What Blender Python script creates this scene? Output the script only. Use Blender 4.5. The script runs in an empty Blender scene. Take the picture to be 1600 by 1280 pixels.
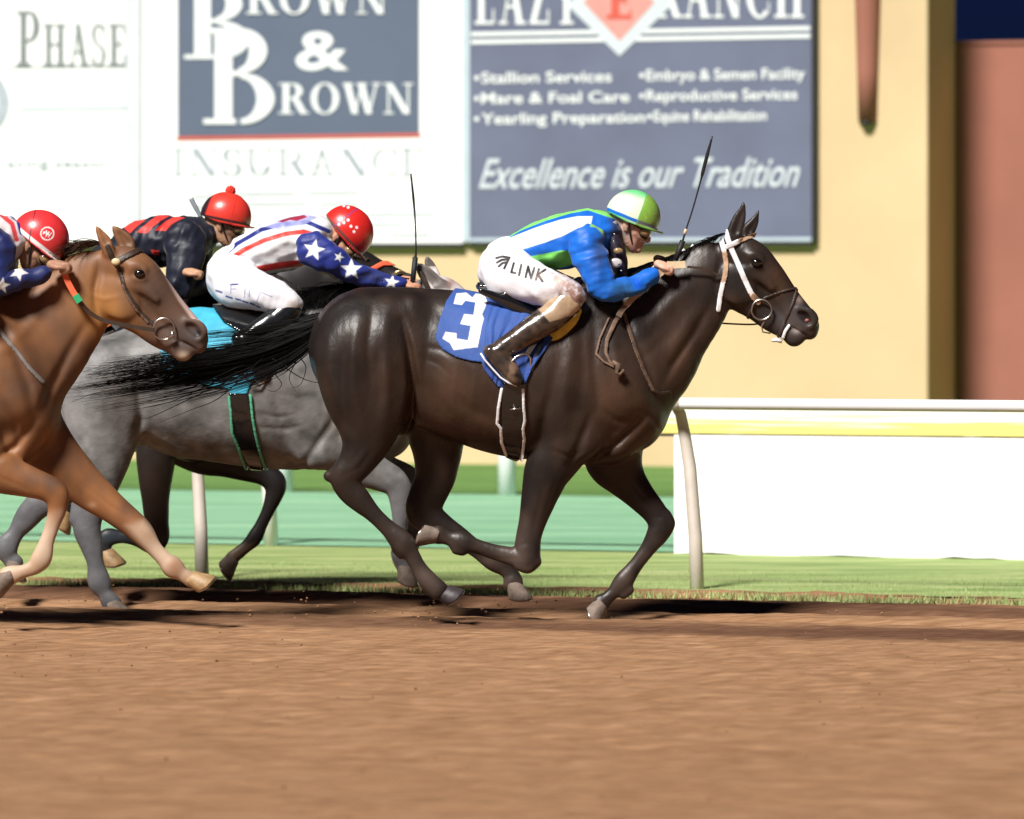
import bpy, math, random
import numpy as np
import openvdb
from mathutils import Vector
random.seed(7); rng = np.random.default_rng(7)
SC = bpy.context.scene
COL = SC.collection

# ------------------------------------------------------------------ camera
# one picture unit (u) is 1/1600 of the frame width; at depth Y the scale is FPX/(CD+Y) units per metre
FPX = 8500.0; CD = 25.0; CH = 1.6; HOR = 421.0
cam = bpy.data.cameras.new('camera'); co = bpy.data.objects.new('camera', cam); COL.objects.link(co)
cam.sensor_width = 36; cam.lens = 36*FPX/1600
co.location = (0, -CD, CH); co.rotation_euler = (math.pi/2, 0, 0)
cam.shift_y = -(640-HOR)/1600
cam.clip_start = 0.5; cam.clip_end = 2000
cam.dof.use_dof = True; cam.dof.focus_distance = CD-0.15; cam.dof.aperture_fstop = 2.8
SC.camera = co

# ------------------------------------------------------------------ sky, sun, exposure
SUN_EL, SUN_AZ = math.radians(47), math.radians(31)   # floodlights above and to the left of the camera
w = bpy.data.worlds.new('World'); SC.world = w; w.use_nodes = True
nt = w.node_tree; nt.nodes.clear()
sky = nt.nodes.new('ShaderNodeTexSky'); sky.sky_type = 'NISHITA'; sky.sun_disc = False
sky.sun_elevation = SUN_EL; sky.sun_rotation = math.pi + SUN_AZ; sky.air_density = 1.0; sky.ozone_density = 3.0
bg = nt.nodes.new('ShaderNodeBackground'); bg.inputs[1].default_value = 0.0045
wo = nt.nodes.new('ShaderNodeOutputWorld')
tint = nt.nodes.new('ShaderNodeVectorMath'); tint.operation = 'MULTIPLY'; tint.inputs[1].default_value = (.13, .24, 1.0)   # night air: deep blue
nt.links.new(sky.outputs[0], tint.inputs[0]); nt.links.new(tint.outputs[0], bg.inputs[0]); nt.links.new(bg.outputs[0], wo.inputs[0])
sl = bpy.data.lights.new('sun', 'SUN'); sl.energy = 4.6; sl.angle = math.radians(13); sl.color = (1.0, 0.965, 0.92)
so = bpy.data.objects.new('sun', sl); COL.objects.link(so)
sd = Vector((-math.sin(SUN_AZ)*math.cos(SUN_EL), -math.cos(SUN_AZ)*math.cos(SUN_EL), math.sin(SUN_EL)))
so.rotation_euler = sd.to_track_quat('Z', 'Y').to_euler()
vs = SC.view_settings; vs.view_transform = 'Standard'; vs.look = 'None'; vs.exposure = 0.55; vs.gamma = 1
SC.cycles.max_bounces = 5; SC.cycles.diffuse_bounces = 3

# ------------------------------------------------------------------ helpers
def S(Y): return FPX/(CD+Y)
def W(px, py, Y=0.0):
    s = S(Y); return ((px-800)/s, Y, CH-(py-HOR)/s)
def lin(c):
    c = np.asarray(c, float)/255.0
    return tuple(np.where(c <= .04045, c/12.92, ((c+.055)/1.055)**2.4))
def tag(o, label=None, cat=None, group=None, kind=None):
    if label: o['label'] = label
    if cat: o['category'] = cat
    if group: o['group'] = group
    if kind: o['kind'] = kind
    return o
def empty(name, loc, label, cat, group=None):
    o = bpy.data.objects.new(name, None); COL.objects.link(o); o.location = loc
    o.empty_display_size = .2
    tag(o, label, cat, group); return o
def link(name, me, mat=None, parent=None, smooth=True):
    o = bpy.data.objects.new(name, me); COL.objects.link(o)
    if mat: me.materials.append(mat)
    if smooth: me.polygons.foreach_set('use_smooth', np.ones(len(me.polygons), bool))
    if parent is not None:
        o.parent = parent
        L = o.parent; off = Vector((0, 0, 0))
        while L: off += L.location; L = L.parent
        v = np.empty(len(me.vertices)*3, np.float32); me.vertices.foreach_get('co', v)
        v = v.reshape(-1, 3)-np.array(off, np.float32); me.vertices.foreach_set('co', v.ravel()); me.update()
    return o
def mesh_from(v, f, name='mesh'):
    me = bpy.data.meshes.new(name); me.from_pydata([tuple(p) for p in v], [], [tuple(q) for q in f]); me.update(); return me
def fast_mesh(pts, quads, name='mesh'):
    me = bpy.data.meshes.new(name)
    me.vertices.add(len(pts)); me.vertices.foreach_set('co', pts.astype(np.float32).ravel())
    n = len(quads); k = quads.shape[1]
    me.loops.add(n*k); me.loops.foreach_set('vertex_index', quads.astype(np.int32).ravel())
    me.polygons.add(n); me.polygons.foreach_set('loop_start', np.arange(0, n*k, k, dtype=np.int32))
    me.update(calc_edges=True); me.validate(); return me
def set_col(me, rgb):
    a = me.color_attributes.new('Col', 'FLOAT_COLOR', 'POINT')
    c = np.ones((len(me.vertices), 4), np.float32); c[:, :3] = rgb; a.data.foreach_set('color', c.ravel())
def smoothstep(a, b, x):
    t = np.clip((x-a)/(b-a), 0, 1); return t*t*(3-2*t)
def vnoise(x, y, z, seed=0):
    # cheap smooth value noise on arrays
    r = np.random.default_rng(seed); T = r.random(4096).astype(np.float32)
    xi, yi, zi = np.floor(x).astype(np.int64), np.floor(y).astype(np.int64), np.floor(z).astype(np.int64)
    fx, fy, fz = x-xi, y-yi, z-zi
    fx = fx*fx*(3-2*fx); fy = fy*fy*(3-2*fy); fz = fz*fz*(3-2*fz)
    def g(a, b, c): return T[(a*73856093 ^ b*19349663 ^ c*83492791) & 4095]
    def L(a, b, t): return a+(b-a)*t
    return L(L(L(g(xi, yi, zi), g(xi+1, yi, zi), fx), L(g(xi, yi+1, zi), g(xi+1, yi+1, zi), fx), fy),
             L(L(g(xi, yi, zi+1), g(xi+1, yi, zi+1), fx), L(g(xi, yi+1, zi+1), g(xi+1, yi+1, zi+1), fx), fy), fz)-.5

# ---- materials
def mat(name, col=(.5, .5, .5), rough=.6, metal=0., spec=.5, vcol=False, var=.15, vscale=6., bump=0., bscale=80., stretch=(1, 1, 1), sheen=0., coat=0., sub=0.):
    m = bpy.data.materials.new(name); m.use_nodes = True; N = m.node_tree.nodes; K = m.node_tree.links
    b = N['Principled BSDF']; b.inputs['Roughness'].default_value = rough; b.inputs['Metallic'].default_value = metal
    b.inputs['Specular IOR Level'].default_value = spec
    if sheen: b.inputs['Sheen Weight'].default_value = sheen; b.inputs['Sheen Roughness'].default_value = .4
    if coat: b.inputs['Coat Weight'].default_value = coat; b.inputs['Coat Roughness'].default_value = .12
    if sub: b.inputs['Subsurface Weight'].default_value = sub; b.inputs['Subsurface Radius'].default_value = (.01, .004, .002); b.inputs['Subsurface Scale'].default_value = 1.0
    tc = N.new('ShaderNodeTexCoord'); mp = N.new('ShaderNodeMapping'); mp.inputs['Scale'].default_value = stretch
    K.new(tc.outputs['Object'], mp.inputs[0])
    nz = N.new('ShaderNodeTexNoise'); nz.inputs['Scale'].default_value = vscale; nz.inputs['Detail'].default_value = 6
    K.new(mp.outputs[0], nz.inputs['Vector'])
    mr = N.new('ShaderNodeMapRange'); mr.inputs[1].default_value = .3; mr.inputs[2].default_value = .7
    mr.inputs[3].default_value = 1-var; mr.inputs[4].default_value = 1+var
    K.new(nz.outputs[0], mr.inputs[0])
    mx = N.new('ShaderNodeVectorMath'); mx.operation = 'SCALE'
    if vcol:
        a = N.new('ShaderNodeAttribute'); a.attribute_name = 'Col'; K.new(a.outputs['Color'], mx.inputs[0])
    else: mx.inputs[0].default_value = col[:3]
    K.new(mr.outputs[0], mx.inputs['Scale']); K.new(mx.outputs[0], b.inputs['Base Color'])
    if bump:
        n2 = N.new('ShaderNodeTexNoise'); n2.inputs['Scale'].default_value = bscale; n2.inputs['Detail'].default_value = 7; n2.inputs['Roughness'].default_value = .6
        K.new(mp.outputs[0], n2.inputs['Vector'])
        bp = N.new('ShaderNodeBump'); bp.inputs['Strength'].default_value = 1; bp.inputs['Distance'].default_value = bump
        K.new(n2.outputs[0], bp.inputs['Height']); K.new(bp.outputs[0], b.inputs['Normal'])
    return m

# ---- smooth-union fields: chains of tapering elliptical links, meshed by openvdb
def resample(P, n):
    P = np.array(P, float)
    if len(P) < 3 or n < 2: return P
    out = []; Q = np.vstack([2*P[0]-P[1], P, 2*P[-1]-P[-2]])
    for i in range(1, len(Q)-2):
        p0, p1, p2, p3 = Q[i-1:i+3]
        for k in range(n):
            t = k/n
            out.append(.5*((2*p1)+(-p0+p2)*t+(2*p0-5*p1+4*p2-p3)*t*t+(-p0+3*p1-3*p2+p3)*t**3))
    out.append(P[-1]); out = np.array(out); out[:, 3:] = np.maximum(out[:, 3:], .0015); return out
def seg_d(X, Y, Z, a, b):
    ab = b[:3]-a[:3]; L = max(float(ab@ab), 1e-9)
    t = np.clip(((X-a[0])*ab[0]+(Y-a[1])*ab[1]+(Z-a[2])*ab[2])/L, 0, 1)
    qx = X-(a[0]+ab[0]*t); qy = Y-(a[1]+ab[1]*t); qz = Z-(a[2]+ab[2]*t)
    r = a[3]+(b[3]-a[3])*t; d = a[4]+(b[4]-a[4])*t
    e2 = qx*qx+qz*qz; f2 = qy*qy
    k0 = np.sqrt(e2/(r*r)+f2/(d*d)); k1 = np.sqrt(e2/(r**4)+f2/(d**4))+1e-9
    return k0*(k0-1)/k1
def smin(a, b, k):
    if k <= 0: return np.minimum(a, b)
    h = np.clip(.5+.5*(b-a)/k, 0, 1); return b+(a-b)*h-k*h*(1-h)
class Field:
    M = .045
    def __init__(s): s.ch = []; s.g = []; s.blocks = None
    def add(s, pts, k=.02, op='u', n=3, name=None):
        P = resample(pts, n)
        # cap depth-to-height ratio to keep the link well behaved
        s.ch.append((P, k, op, name)); return s
    def groove(s, pl, w, amt): s.g.append((np.array(pl, float), w, amt)); return s   # xz polyline; amt>0 cuts
    def bounds(s, pad=.03):
        lo = np.min([np.min(P[:, :3]-np.c_[P[:, 3], P[:, 4], P[:, 3]], 0) for P, k, op, n in s.ch if op == 'u'], 0)-pad
        hi = np.max([np.max(P[:, :3]+np.c_[P[:, 3], P[:, 4], P[:, 3]], 0) for P, k, op, n in s.ch if op == 'u'], 0)+pad
        return lo, hi
    def grid(s, lo, hi, h):
        n = np.ceil((hi-lo)/h).astype(int)+1
        ax = [(lo[i]+h*np.arange(n[i])).astype(np.float32) for i in range(3)]
        D = np.full(tuple(n), .3, np.float32)
        for P, k, op, nm in s.ch:
            m = s.M+k
            if len(P) == 1: P = np.vstack([P, P])
            l = np.min(P[:, :3]-np.c_[P[:, 3], P[:, 4], P[:, 3]], 0)-m; u = np.max(P[:, :3]+np.c_[P[:, 3], P[:, 4], P[:, 3]], 0)+m
            i0 = np.maximum(((l-lo)/h).astype(int), 0); i1 = np.minimum(np.ceil((u-lo)/h).astype(int)+1, n)
            if np.any(i1 <= i0): continue
            C = np.full(tuple(i1-i0), .3, np.float32)
            for a, b in zip(P[:-1], P[1:]):
                rr = np.array([max(a[3], b[3]), max(a[4], b[4]), max(a[3], b[3])])+m
                j0 = np.maximum(((np.minimum(a[:3], b[:3])-rr-lo)/h).astype(int), i0); j1 = np.minimum(np.ceil((np.maximum(a[:3], b[:3])+rr-lo)/h).astype(int)+1, i1)
                if np.any(j1 <= j0): continue
                X = ax[0][j0[0]:j1[0], None, None]; Y = ax[1][None, j0[1]:j1[1], None]; Z = ax[2][None, None, j0[2]:j1[2]]
                d = seg_d(X, Y, Z, a.astype(np.float32), b.astype(np.float32))
                q = tuple(slice(j0[i]-i0[i], j1[i]-i0[i]) for i in range(3))
                C[q] = np.minimum(C[q], d)
            q = tuple(slice(i0[i], i1[i]) for i in range(3))
            if op == 'u': D[q] = smin(D[q], C, k)
            else: D[q] = -smin(-D[q], C, k)
        for pl, wd, amt in s.g:
            d2, fr_ = poly_dist_f(ax[0][:, None], ax[2][None, :], pl)
            g = amt*np.exp(-(d2/wd)**2)*np.sin(math.pi*(.06+.88*fr_))
            # fade the ends of the line
            D += g[:, None, :].astype(np.float32)
        return D, ax
def poly_dist_f(X, Z, pl):
    sh = np.broadcast(X, Z).shape; d = np.full(sh, 9., np.float32); f = np.zeros(sh, np.float32); n = len(pl)-1
    for i, (a, b) in enumerate(zip(pl[:-1], pl[1:])):
        ab = b[:2]-a[:2]; L = max(float(ab@ab), 1e-9)
        t = np.clip(((X-a[0])*ab[0]+(Z-a[1])*ab[1])/L, 0, 1); e = np.hypot(X-a[0]-ab[0]*t, Z-a[1]-ab[1]*t)
        f = np.where(e < d, (i+t)/n, f); d = np.minimum(d, e)
    return d, f
def blur(D, n=1):
    for _ in range(n):
        for ax_ in range(3):
            E = D.copy(); sl = [slice(None)]*3; a = list(sl); b = list(sl); c = list(sl); a[ax_] = slice(0, -2); b[ax_] = slice(1, -1); c[ax_] = slice(2, None)
            E[tuple(b)] = .25*D[tuple(a)]+.5*D[tuple(b)]+.25*D[tuple(c)]; D = E
    return D
def lumpy(amp, sc, seed=1, blur_n=1):
    def f(D, ax):
        X = ax[0][:, None]; Z = ax[2][None, :]
        n = vnoise(X*sc+Z*0, X*0+.5, Z*sc+X*0, seed)+.5*vnoise(X*sc*2.3+Z*sc, X*0+.5, Z*sc*1.7+X*0, seed+1)
        D = D+(amp*n)[:, None, :].astype(np.float32)
        return blur(D, blur_n) if blur_n else D
    return f
def folds(amp, ang, sc, stretch=4., seed=1, blur_n=0):
    # cloth folds running along direction ang (degrees, in the side plane)
    ca, sa = math.cos(math.radians(ang)), math.sin(math.radians(ang))
    def f(D, ax):
        X = ax[0][:, None]; Z = ax[2][None, :]; U = X*ca+Z*sa; V_ = -X*sa+Z*ca
        n = vnoise(U*sc/stretch, X*0+Z*0+.3, V_*sc, seed)+.5*vnoise(U*sc*2/stretch, X*0+Z*0+.3, V_*sc*2.1+U*3, seed+1)
        D = D+(amp*2*n)[:, None, :].astype(np.float32)
        return blur(D, blur_n) if blur_n else D
    return f
def crumple(amp, sc=18, seed=1, ang=20, blur_n=1):
    g = folds(amp, ang, sc*1.1, 3.2, seed)
    def f(D, ax):
        D = g(D, ax); n = [min(len(a), max(4, int((a[-1]-a[0])*sc)+3)) for a in ax]; r_ = np.random.default_rng(seed+40)
        # coarse 3-D lattice, linearly enlarged
        L = r_.normal(0, 1, (n[0]+2, n[1]+2, n[2]+2)).astype(np.float32)
        for i in range(3):
            t = np.linspace(0, L.shape[i]-1.001, len(ax[i])); k = t.astype(int); w_ = t-k; w_ = (w_*w_*(3-2*w_)).astype(np.float32)
            sh = [1, 1, 1]; sh[i] = -1; L = np.take(L, k, i)*(1-w_.reshape(sh))+np.take(L, k+1, i)*w_.reshape(sh)
        D = D+amp*.55*L
        return blur(D, blur_n)
    return f
def poly_dist(X, Z, pl):
    d = np.full(np.broadcast(X, Z).shape, 9., np.float32)
    for a, b in zip(pl[:-1], pl[1:]):
        ab = b[:2]-a[:2]; L = max(float(ab@ab), 1e-9)
        t = np.clip(((X-a[0])*ab[0]+(Z-a[1])*ab[1])/L, 0, 1)
        wd = 0
        if len(a) > 2: wd = a[2]+(b[2]-a[2])*t
        d = np.minimum(d, np.hypot(X-a[0]-ab[0]*t, Z-a[1]-ab[1]*t)-wd)
    return d
def poly_sd(X, Z, pg):
    # signed distance to polygon, negative inside
    pg = np.array(pg, float); d = np.full(np.broadcast(X, Z).shape, 1e9); ins = np.zeros(d.shape, bool)
    for a, b in zip(pg, np.roll(pg, -1, 0)):
        ab = b-a; L = max(float(ab@ab), 1e-12)
        t = np.clip(((X-a[0])*ab[0]+(Z-a[1])*ab[1])/L, 0, 1)
        d = np.minimum(d, np.hypot(X-a[0]-ab[0]*t, Z-a[1]-ab[1]*t))
        c = ((a[1] > Z) != (b[1] > Z)); dy = b[1]-a[1] if abs(b[1]-a[1]) > 1e-9 else 1e-9
        ins ^= c & (X < (b[0]-a[0])*(Z-a[1])/dy+a[0])
    return np.where(ins, -d, d)
def mesh_grid(D, lo, h):
    g = openvdb.FloatGrid(.3); g.copyFromArray(np.ascontiguousarray(D, dtype=np.float32))
    pts, quads = g.convertToQuads(0.0)
    pts = np.array(pts, np.float32)*h+np.array(lo, np.float32)
    q = np.array(quads, np.int64)
    if len(q) == 0: return bpy.data.meshes.new('empty')
    # make sure faces point outwards
    v = pts[q[:, :3]].astype(np.float64); vol = np.einsum('ij,ij->i', v[:, 0], np.cross(v[:, 1], v[:, 2])).sum()
    if vol < 0: q = q[:, ::-1]
    return fast_mesh(pts, q)
def verts(me):
    v = np.empty(len(me.vertices)*3, np.float32); me.vertices.foreach_get('co', v); return v.reshape(-1, 3)
def chain_val(P, v):
    d = np.full(len(v), 9., np.float32)
    for a, b in zip(P[:-1], P[1:]): d = np.minimum(d, seg_d(v[:, 0], v[:, 1], v[:, 2], a, b))
    return d
def to_px(v, Y): s = S(Y); return v[:, 0]*s+800, HOR+(CH-v[:, 2])*s
def build(F, name, material, parent, h, color=None, Y=0., lo=None, hi=None, warp=None):
    l, u = F.bounds()
    if lo is not None: l = np.maximum(l, lo); u = np.minimum(u, hi)
    D, ax = F.grid(l, u, h)
    if warp: D = warp(D, ax)
    me = mesh_grid(D, l, h)
    if color is not None:
        v = verts(me); px, py = to_px(v, Y); set_col(me, color(v, px, py))
    return link(name, me, material, parent)
def shell(F, name, material, parent, region, t=.008, h=.005, tin=.004, Y=0., color=None, box=None, warp=None, side=None):
    """a sheet lying on the field's surface inside a side-view region (px polygon or polyline with half widths, list of them)"""
    s = S(Y); regs = region if isinstance(region[0], (list, tuple)) and isinstance(region[0][0], (list, tuple)) or isinstance(region, dict) else [region]
    allp = np.array([p[:2] for r in regs for p in r]); pad = 14
    x0, x1 = (allp[:, 0].min()-pad-800)/s, (allp[:, 0].max()+pad-800)/s
    z0, z1 = CH-(allp[:, 1].max()+pad-HOR)/s, CH-(allp[:, 1].min()-pad-HOR)/s
    l, u = F.bounds(.03); l = np.array([x0, l[1], z0]); u = np.array([x1, u[1], z1])
    if side == 'near': u[1] = Y
    D, ax = F.grid(l, u, h)
    X = ax[0][:, None]; Z = ax[2][None, :]
    R = None
    for r in regs:
        if len(r[0]) == 3:
            q = [((p[0]-800)/s, CH-(p[1]-HOR)/s, p[2]/s) for p in r]; d = poly_dist(X, Z, np.array(q))
        else:
            q = [((p[0]-800)/s, CH-(p[1]-HOR)/s) for p in r]; d = poly_sd(X, Z, q)
        R = d if R is None else np.minimum(R, d)
    if warp: D = warp(D, ax)
    D = np.maximum(np.maximum(D-t, -(D+tin)), R[:, None, :].astype(np.float32))
    if side == 'near': D[:, -1, :] = .3; D[:, -2, :] = .3
    D[0] = .3; D[-1] = .3; D[:, :, 0] = .3; D[:, :, -1] = .3
    jm = int(round((Y-l[1])/h))
    if side is None and 3 < jm < D.shape[1]-3 and D[:, jm-1:jm+2, :].min() > 0:      # two separate straps, one on each side
        far_ = D[:, jm:, :]; me = mesh_grid(far_, l+np.array([0, jm*h, 0]), h)
        if len(me.vertices):
            if color is not None:
                v = verts(me); px, py = to_px(v, Y); set_col(me, color(v, px, py))
            link(name, me, material, parent)
        D = D[:, :jm+1, :]
    me = mesh_grid(D, l, h)
    if color is not None:
        v = verts(me); px, py = to_px(v, Y); set_col(me, color(v, px, py))
    return link(name, me, material, parent)
def tubes(name, items, material, parent, n=6):
    V = []; Fc = []
    for pts, rad in items:
        pts = np.array(pts, float); m = len(pts); rad = np.broadcast_to(np.array(rad, float), (m,))
        T = np.gradient(pts, axis=0); T /= np.linalg.norm(T, axis=1)[:, None]+1e-9
        up = np.array([0, 1, 0.]) if abs(T[0][1]) < .9 else np.array([1, 0, 0.])
        b0 = len(V)
        for i in range(m):
            a = np.cross(T[i], up); a /= np.linalg.norm(a)+1e-9; b = np.cross(T[i], a)
            for k in range(n):
                an = 2*math.pi*k/n; V.append(pts[i]+rad[i]*(math.cos(an)*a+math.sin(an)*b))
        for i in range(m-1):
            for k in range(n):
                k2 = (k+1) % n; Fc.append((b0+i*n+k, b0+i*n+k2, b0+(i+1)*n+k2, b0+(i+1)*n+k))
        V.append(pts[0]); V.append(pts[-1])
        for k in range(n): 
            Fc.append((b0+(k+1) % n, b0+k, len(V)-2, len(V)-2)); e = b0+(m-1)*n; Fc.append((e+k, e+(k+1) % n, len(V)-1, len(V)-1))
    Fc = [f if f[2] != f[3] else f[:3] for f in Fc]
    return link(name, mesh_from(V, Fc), material, parent)
def ribbon(name, pts, wid, thick, material, parent, wdir=(0, 0, 1)):
    """flat strap: rectangular section swept along pts; wide across the direction perpendicular to path and y"""
    pts = np.array(pts, float); T = np.gradient(pts, axis=0); T /= np.linalg.norm(T, axis=1)[:, None]+1e-9
    V = []; Fc = []; wid = np.broadcast_to(np.array(wid, float), (len(pts),))
    for i in range(len(pts)):
        a = np.cross(T[i], (0, 1., 0)); a /= np.linalg.norm(a)+1e-9; b = np.cross(a, T[i])
        for sa, sb in ((-1, -1), (1, -1), (1, 1), (-1, 1)): V.append(pts[i]+a*sa*wid[i]/2+b*sb*thick/2)
    for i in range(len(pts)-1):
        for k in range(4): k2 = (k+1) % 4; Fc.append((i*4+k, i*4+k2, i*4+4+k2, i*4+4+k))
    e = (len(pts)-1)*4; Fc += [(3, 2, 1, 0), (e, e+1, e+2, e+3)]
    return link(name, mesh_from(V, Fc), material, parent, smooth=False)
def torus(name, c, R, r, material, parent, axis='y', n=40, m=8, sx=1., sz=1.):
    V = []; Fc = []
    for i in range(n):
        a = 2*math.pi*i/n
        for k in range(m):
            b = 2*math.pi*k/m; rr = R+r*math.cos(b)
            V.append((c[0]+rr*math.cos(a)*sx, c[1]+r*math.sin(b), c[2]+rr*math.sin(a)*sz))
    for i in range(n):
        for k in range(m): Fc.append((i*m+k, ((i+1) % n)*m+k, ((i+1) % n)*m+(k+1) % m, i*m+(k+1) % m))
    return link(name, mesh_from(V, Fc), material, parent)
def ellips(c, r, n=20, m=14):
    V = []; Fc = []
    for i in range(m+1):
        t = math.pi*i/m
        for k in range(n):
            a = 2*math.pi*k/n; V.append((c[0]+r[0]*math.sin(t)*math.cos(a), c[1]+r[1]*math.sin(t)*math.sin(a), c[2]+r[2]*math.cos(t)))
    for i in range(m):
        for k in range(n): Fc.append((i*n+k, i*n+(k+1) % n, (i+1)*n+(k+1) % n, (i+1)*n+k))
    return mesh_from(V, Fc)
def mixc(base, col, m): return base*(1-m[:, None])+np.array(col)[None, :]*m[:, None]
def pmask(px, py, pg, feather=1.2):
    return 1-smoothstep(-feather, feather, poly_sd(px, py, pg))
def lmask(px, py, pl, wd, feather=1.0):
    return 1-smoothstep(wd-feather, wd+feather, poly_dist(px, py, np.array(pl, float)))
def bmask(px, py, c, r): return np.exp(-(((px-c[0])/r[0])**2+((py-c[1])/r[1])**2))
def box_bm(V, Fc, lo, hi):
    b = len(V); x0, y0, z0 = lo; x1, y1, z1 = hi
    V += [(x0, y0, z0), (x1, y0, z0), (x1, y1, z0), (x0, y1, z0), (x0, y0, z1), (x1, y0, z1), (x1, y1, z1), (x0, y1, z1)]
    Fc += [tuple(b+i for i in f) for f in ((0, 3, 2, 1), (4, 5, 6, 7), (0, 1, 5, 4), (1, 2, 6, 5), (2, 3, 7, 6), (3, 0, 4, 7))]
# ------------------------------------------------------------------ horses
def CH_(pts, Y, dy=0., ratio=.85):
    """px chain -> world chain. items (px,py,r_px[,depth radius m[,extra dy]])"""
    out = []
    for p in pts:
        e = dy+(p[4] if len(p) > 4 else 0.); y = Y+e; s = S(y); x, _, z = W(p[0], p[1], y)
        r = p[2]/s; d = p[3] if len(p) > 3 and p[3] is not None else r*ratio
        out.append((x, y, z, r, d))
    return out
class Sim:
    """similarity from the bay horse's head drawing to another head"""
    def __init__(s, A=(1150, 370), B=(1272, 520)):
        a = complex(*A); b = complex(*B); a0 = complex(1150, 370); b0 = complex(1272, 520)
        s.k = (b-a)/(b0-a0); s.t = a-s.k*a0; s.sc = abs(s.k)
    def p(s, x, y): q = s.k*complex(x, y)+s.t; return q.real, q.imag
    def c(s, pts): 
        o = []
        for p in pts:
            x, y = s.p(p[0], p[1]); o.append((x, y, p[2]*s.sc)+tuple(p[3:]))
        return o
    def l(s, pts): return [s.p(*p[:2])+tuple(v*s.sc for v in p[2:]) for p in pts]
def horse_head(F, sim, Y, ears=True, ear_pts=None):
    c = lambda pts, dy=0., ratio=.85: CH_(sim.c(pts), Y, dy, ratio)
    # forehead, nasal bone and muzzle
    F.add(c([(1142, 394, 24, .062), (1160, 399, 30, .074), (1178, 409, 30, .078), (1196, 427, 27, .070), (1213, 450, 25, .056), (1231, 474, 23.5, .047), (1246, 492, 23, .050), (1256, 504, 22, .052), (1262, 510, 18, .046)]), k=.015)
    # jaw
    F.add(c([(1148, 438, 38, .062), (1162, 455, 34, .060), (1184, 478, 24, .043), (1206, 499, 20, .036), (1228, 513, 18, .036), (1243, 521, 15, .036)]), k=.018)
    F.add(c([(1230, 518, 13, .033), (1240, 529, 13.5, .036), (1248, 528, 11, .032)]), k=.008)       # chin
    F.add(c([(1255, 515, 13, .040), (1265, 520, 11.5, .040), (1268, 517, 10, .036)]), k=.006)        # upper lip
    for sg in (-1, 1):
        F.add(c([(1144, 440, 26, .022), (1154, 452, 25, .022)], sg*.052), k=.02)                     # cheek
        F.add(c([(1166, 424, 9, .016), (1190, 434, 7, .014), (1206, 450, 4, .010)], sg*.062), k=.025) # facial crest
        F.add(c([(1168, 402, 7, .014), (1178, 399, 7, .015), (1188, 405, 6, .013)], sg*.070), k=.02) # brow
        F.add(c([(1176, 417, 5, .012), (1187, 418, 5, .011)], sg*.074), k=.015)
        F.add(c([(1181, 410, 7, .013)], sg*.092), k=.012, op='s')                                    # eye socket
        F.add(c([(1249, 486, 9, .014), (1264, 488, 8, .014), (1272, 499, 8, .015), (1266, 509, 6, .015)], sg*.040), k=.012)  # nostril wing
        F.add(c([(1251, 490, 5, .026), (1257, 495, 8, .03), (1263, 503, 6, .026)], sg*.060), k=.006, op='s')
        F.add(c([(1226, 508, 1.6, .02), (1244, 515, 1.5, .02), (1262, 526, 1.6, .02)], sg*.04), k=.004, op='s') # mouth line
        F.add(c([(1150, 398, 6, .010), (1158, 404, 6, .010)], sg*.085), k=.02, op='s')               # hollow above the eye
    if ear_pts is None:
        ear_pts = [([(1144, 378, 10, .018), (1148, 362, 12, .018), (1154, 343, 11, .013), (1160, 327, 6.5, .008), (1162, 313, 2, .005)], -.055),
                   ([(1166, 373, 9, .018), (1169, 361, 11, .018), (1177, 349, 8, .013), (1183, 336, 4, .008), (1187, 325, 1.8, .005)], .055)]
    for e, dy in ear_pts:
        F.add(c(e, dy), k=.012, n=4)
        q = e[1:-1]; F.add(c([(a[0]+2, a[1], a[2]*.55, .016) for a in q], dy-.020), k=.004, op='s')
def horse_leg(F, pts, Y, dy, k=.02, hoof=None, ratio=.8):
    F.add(CH_(pts, Y, dy, ratio), k=k, n=3)
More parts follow.
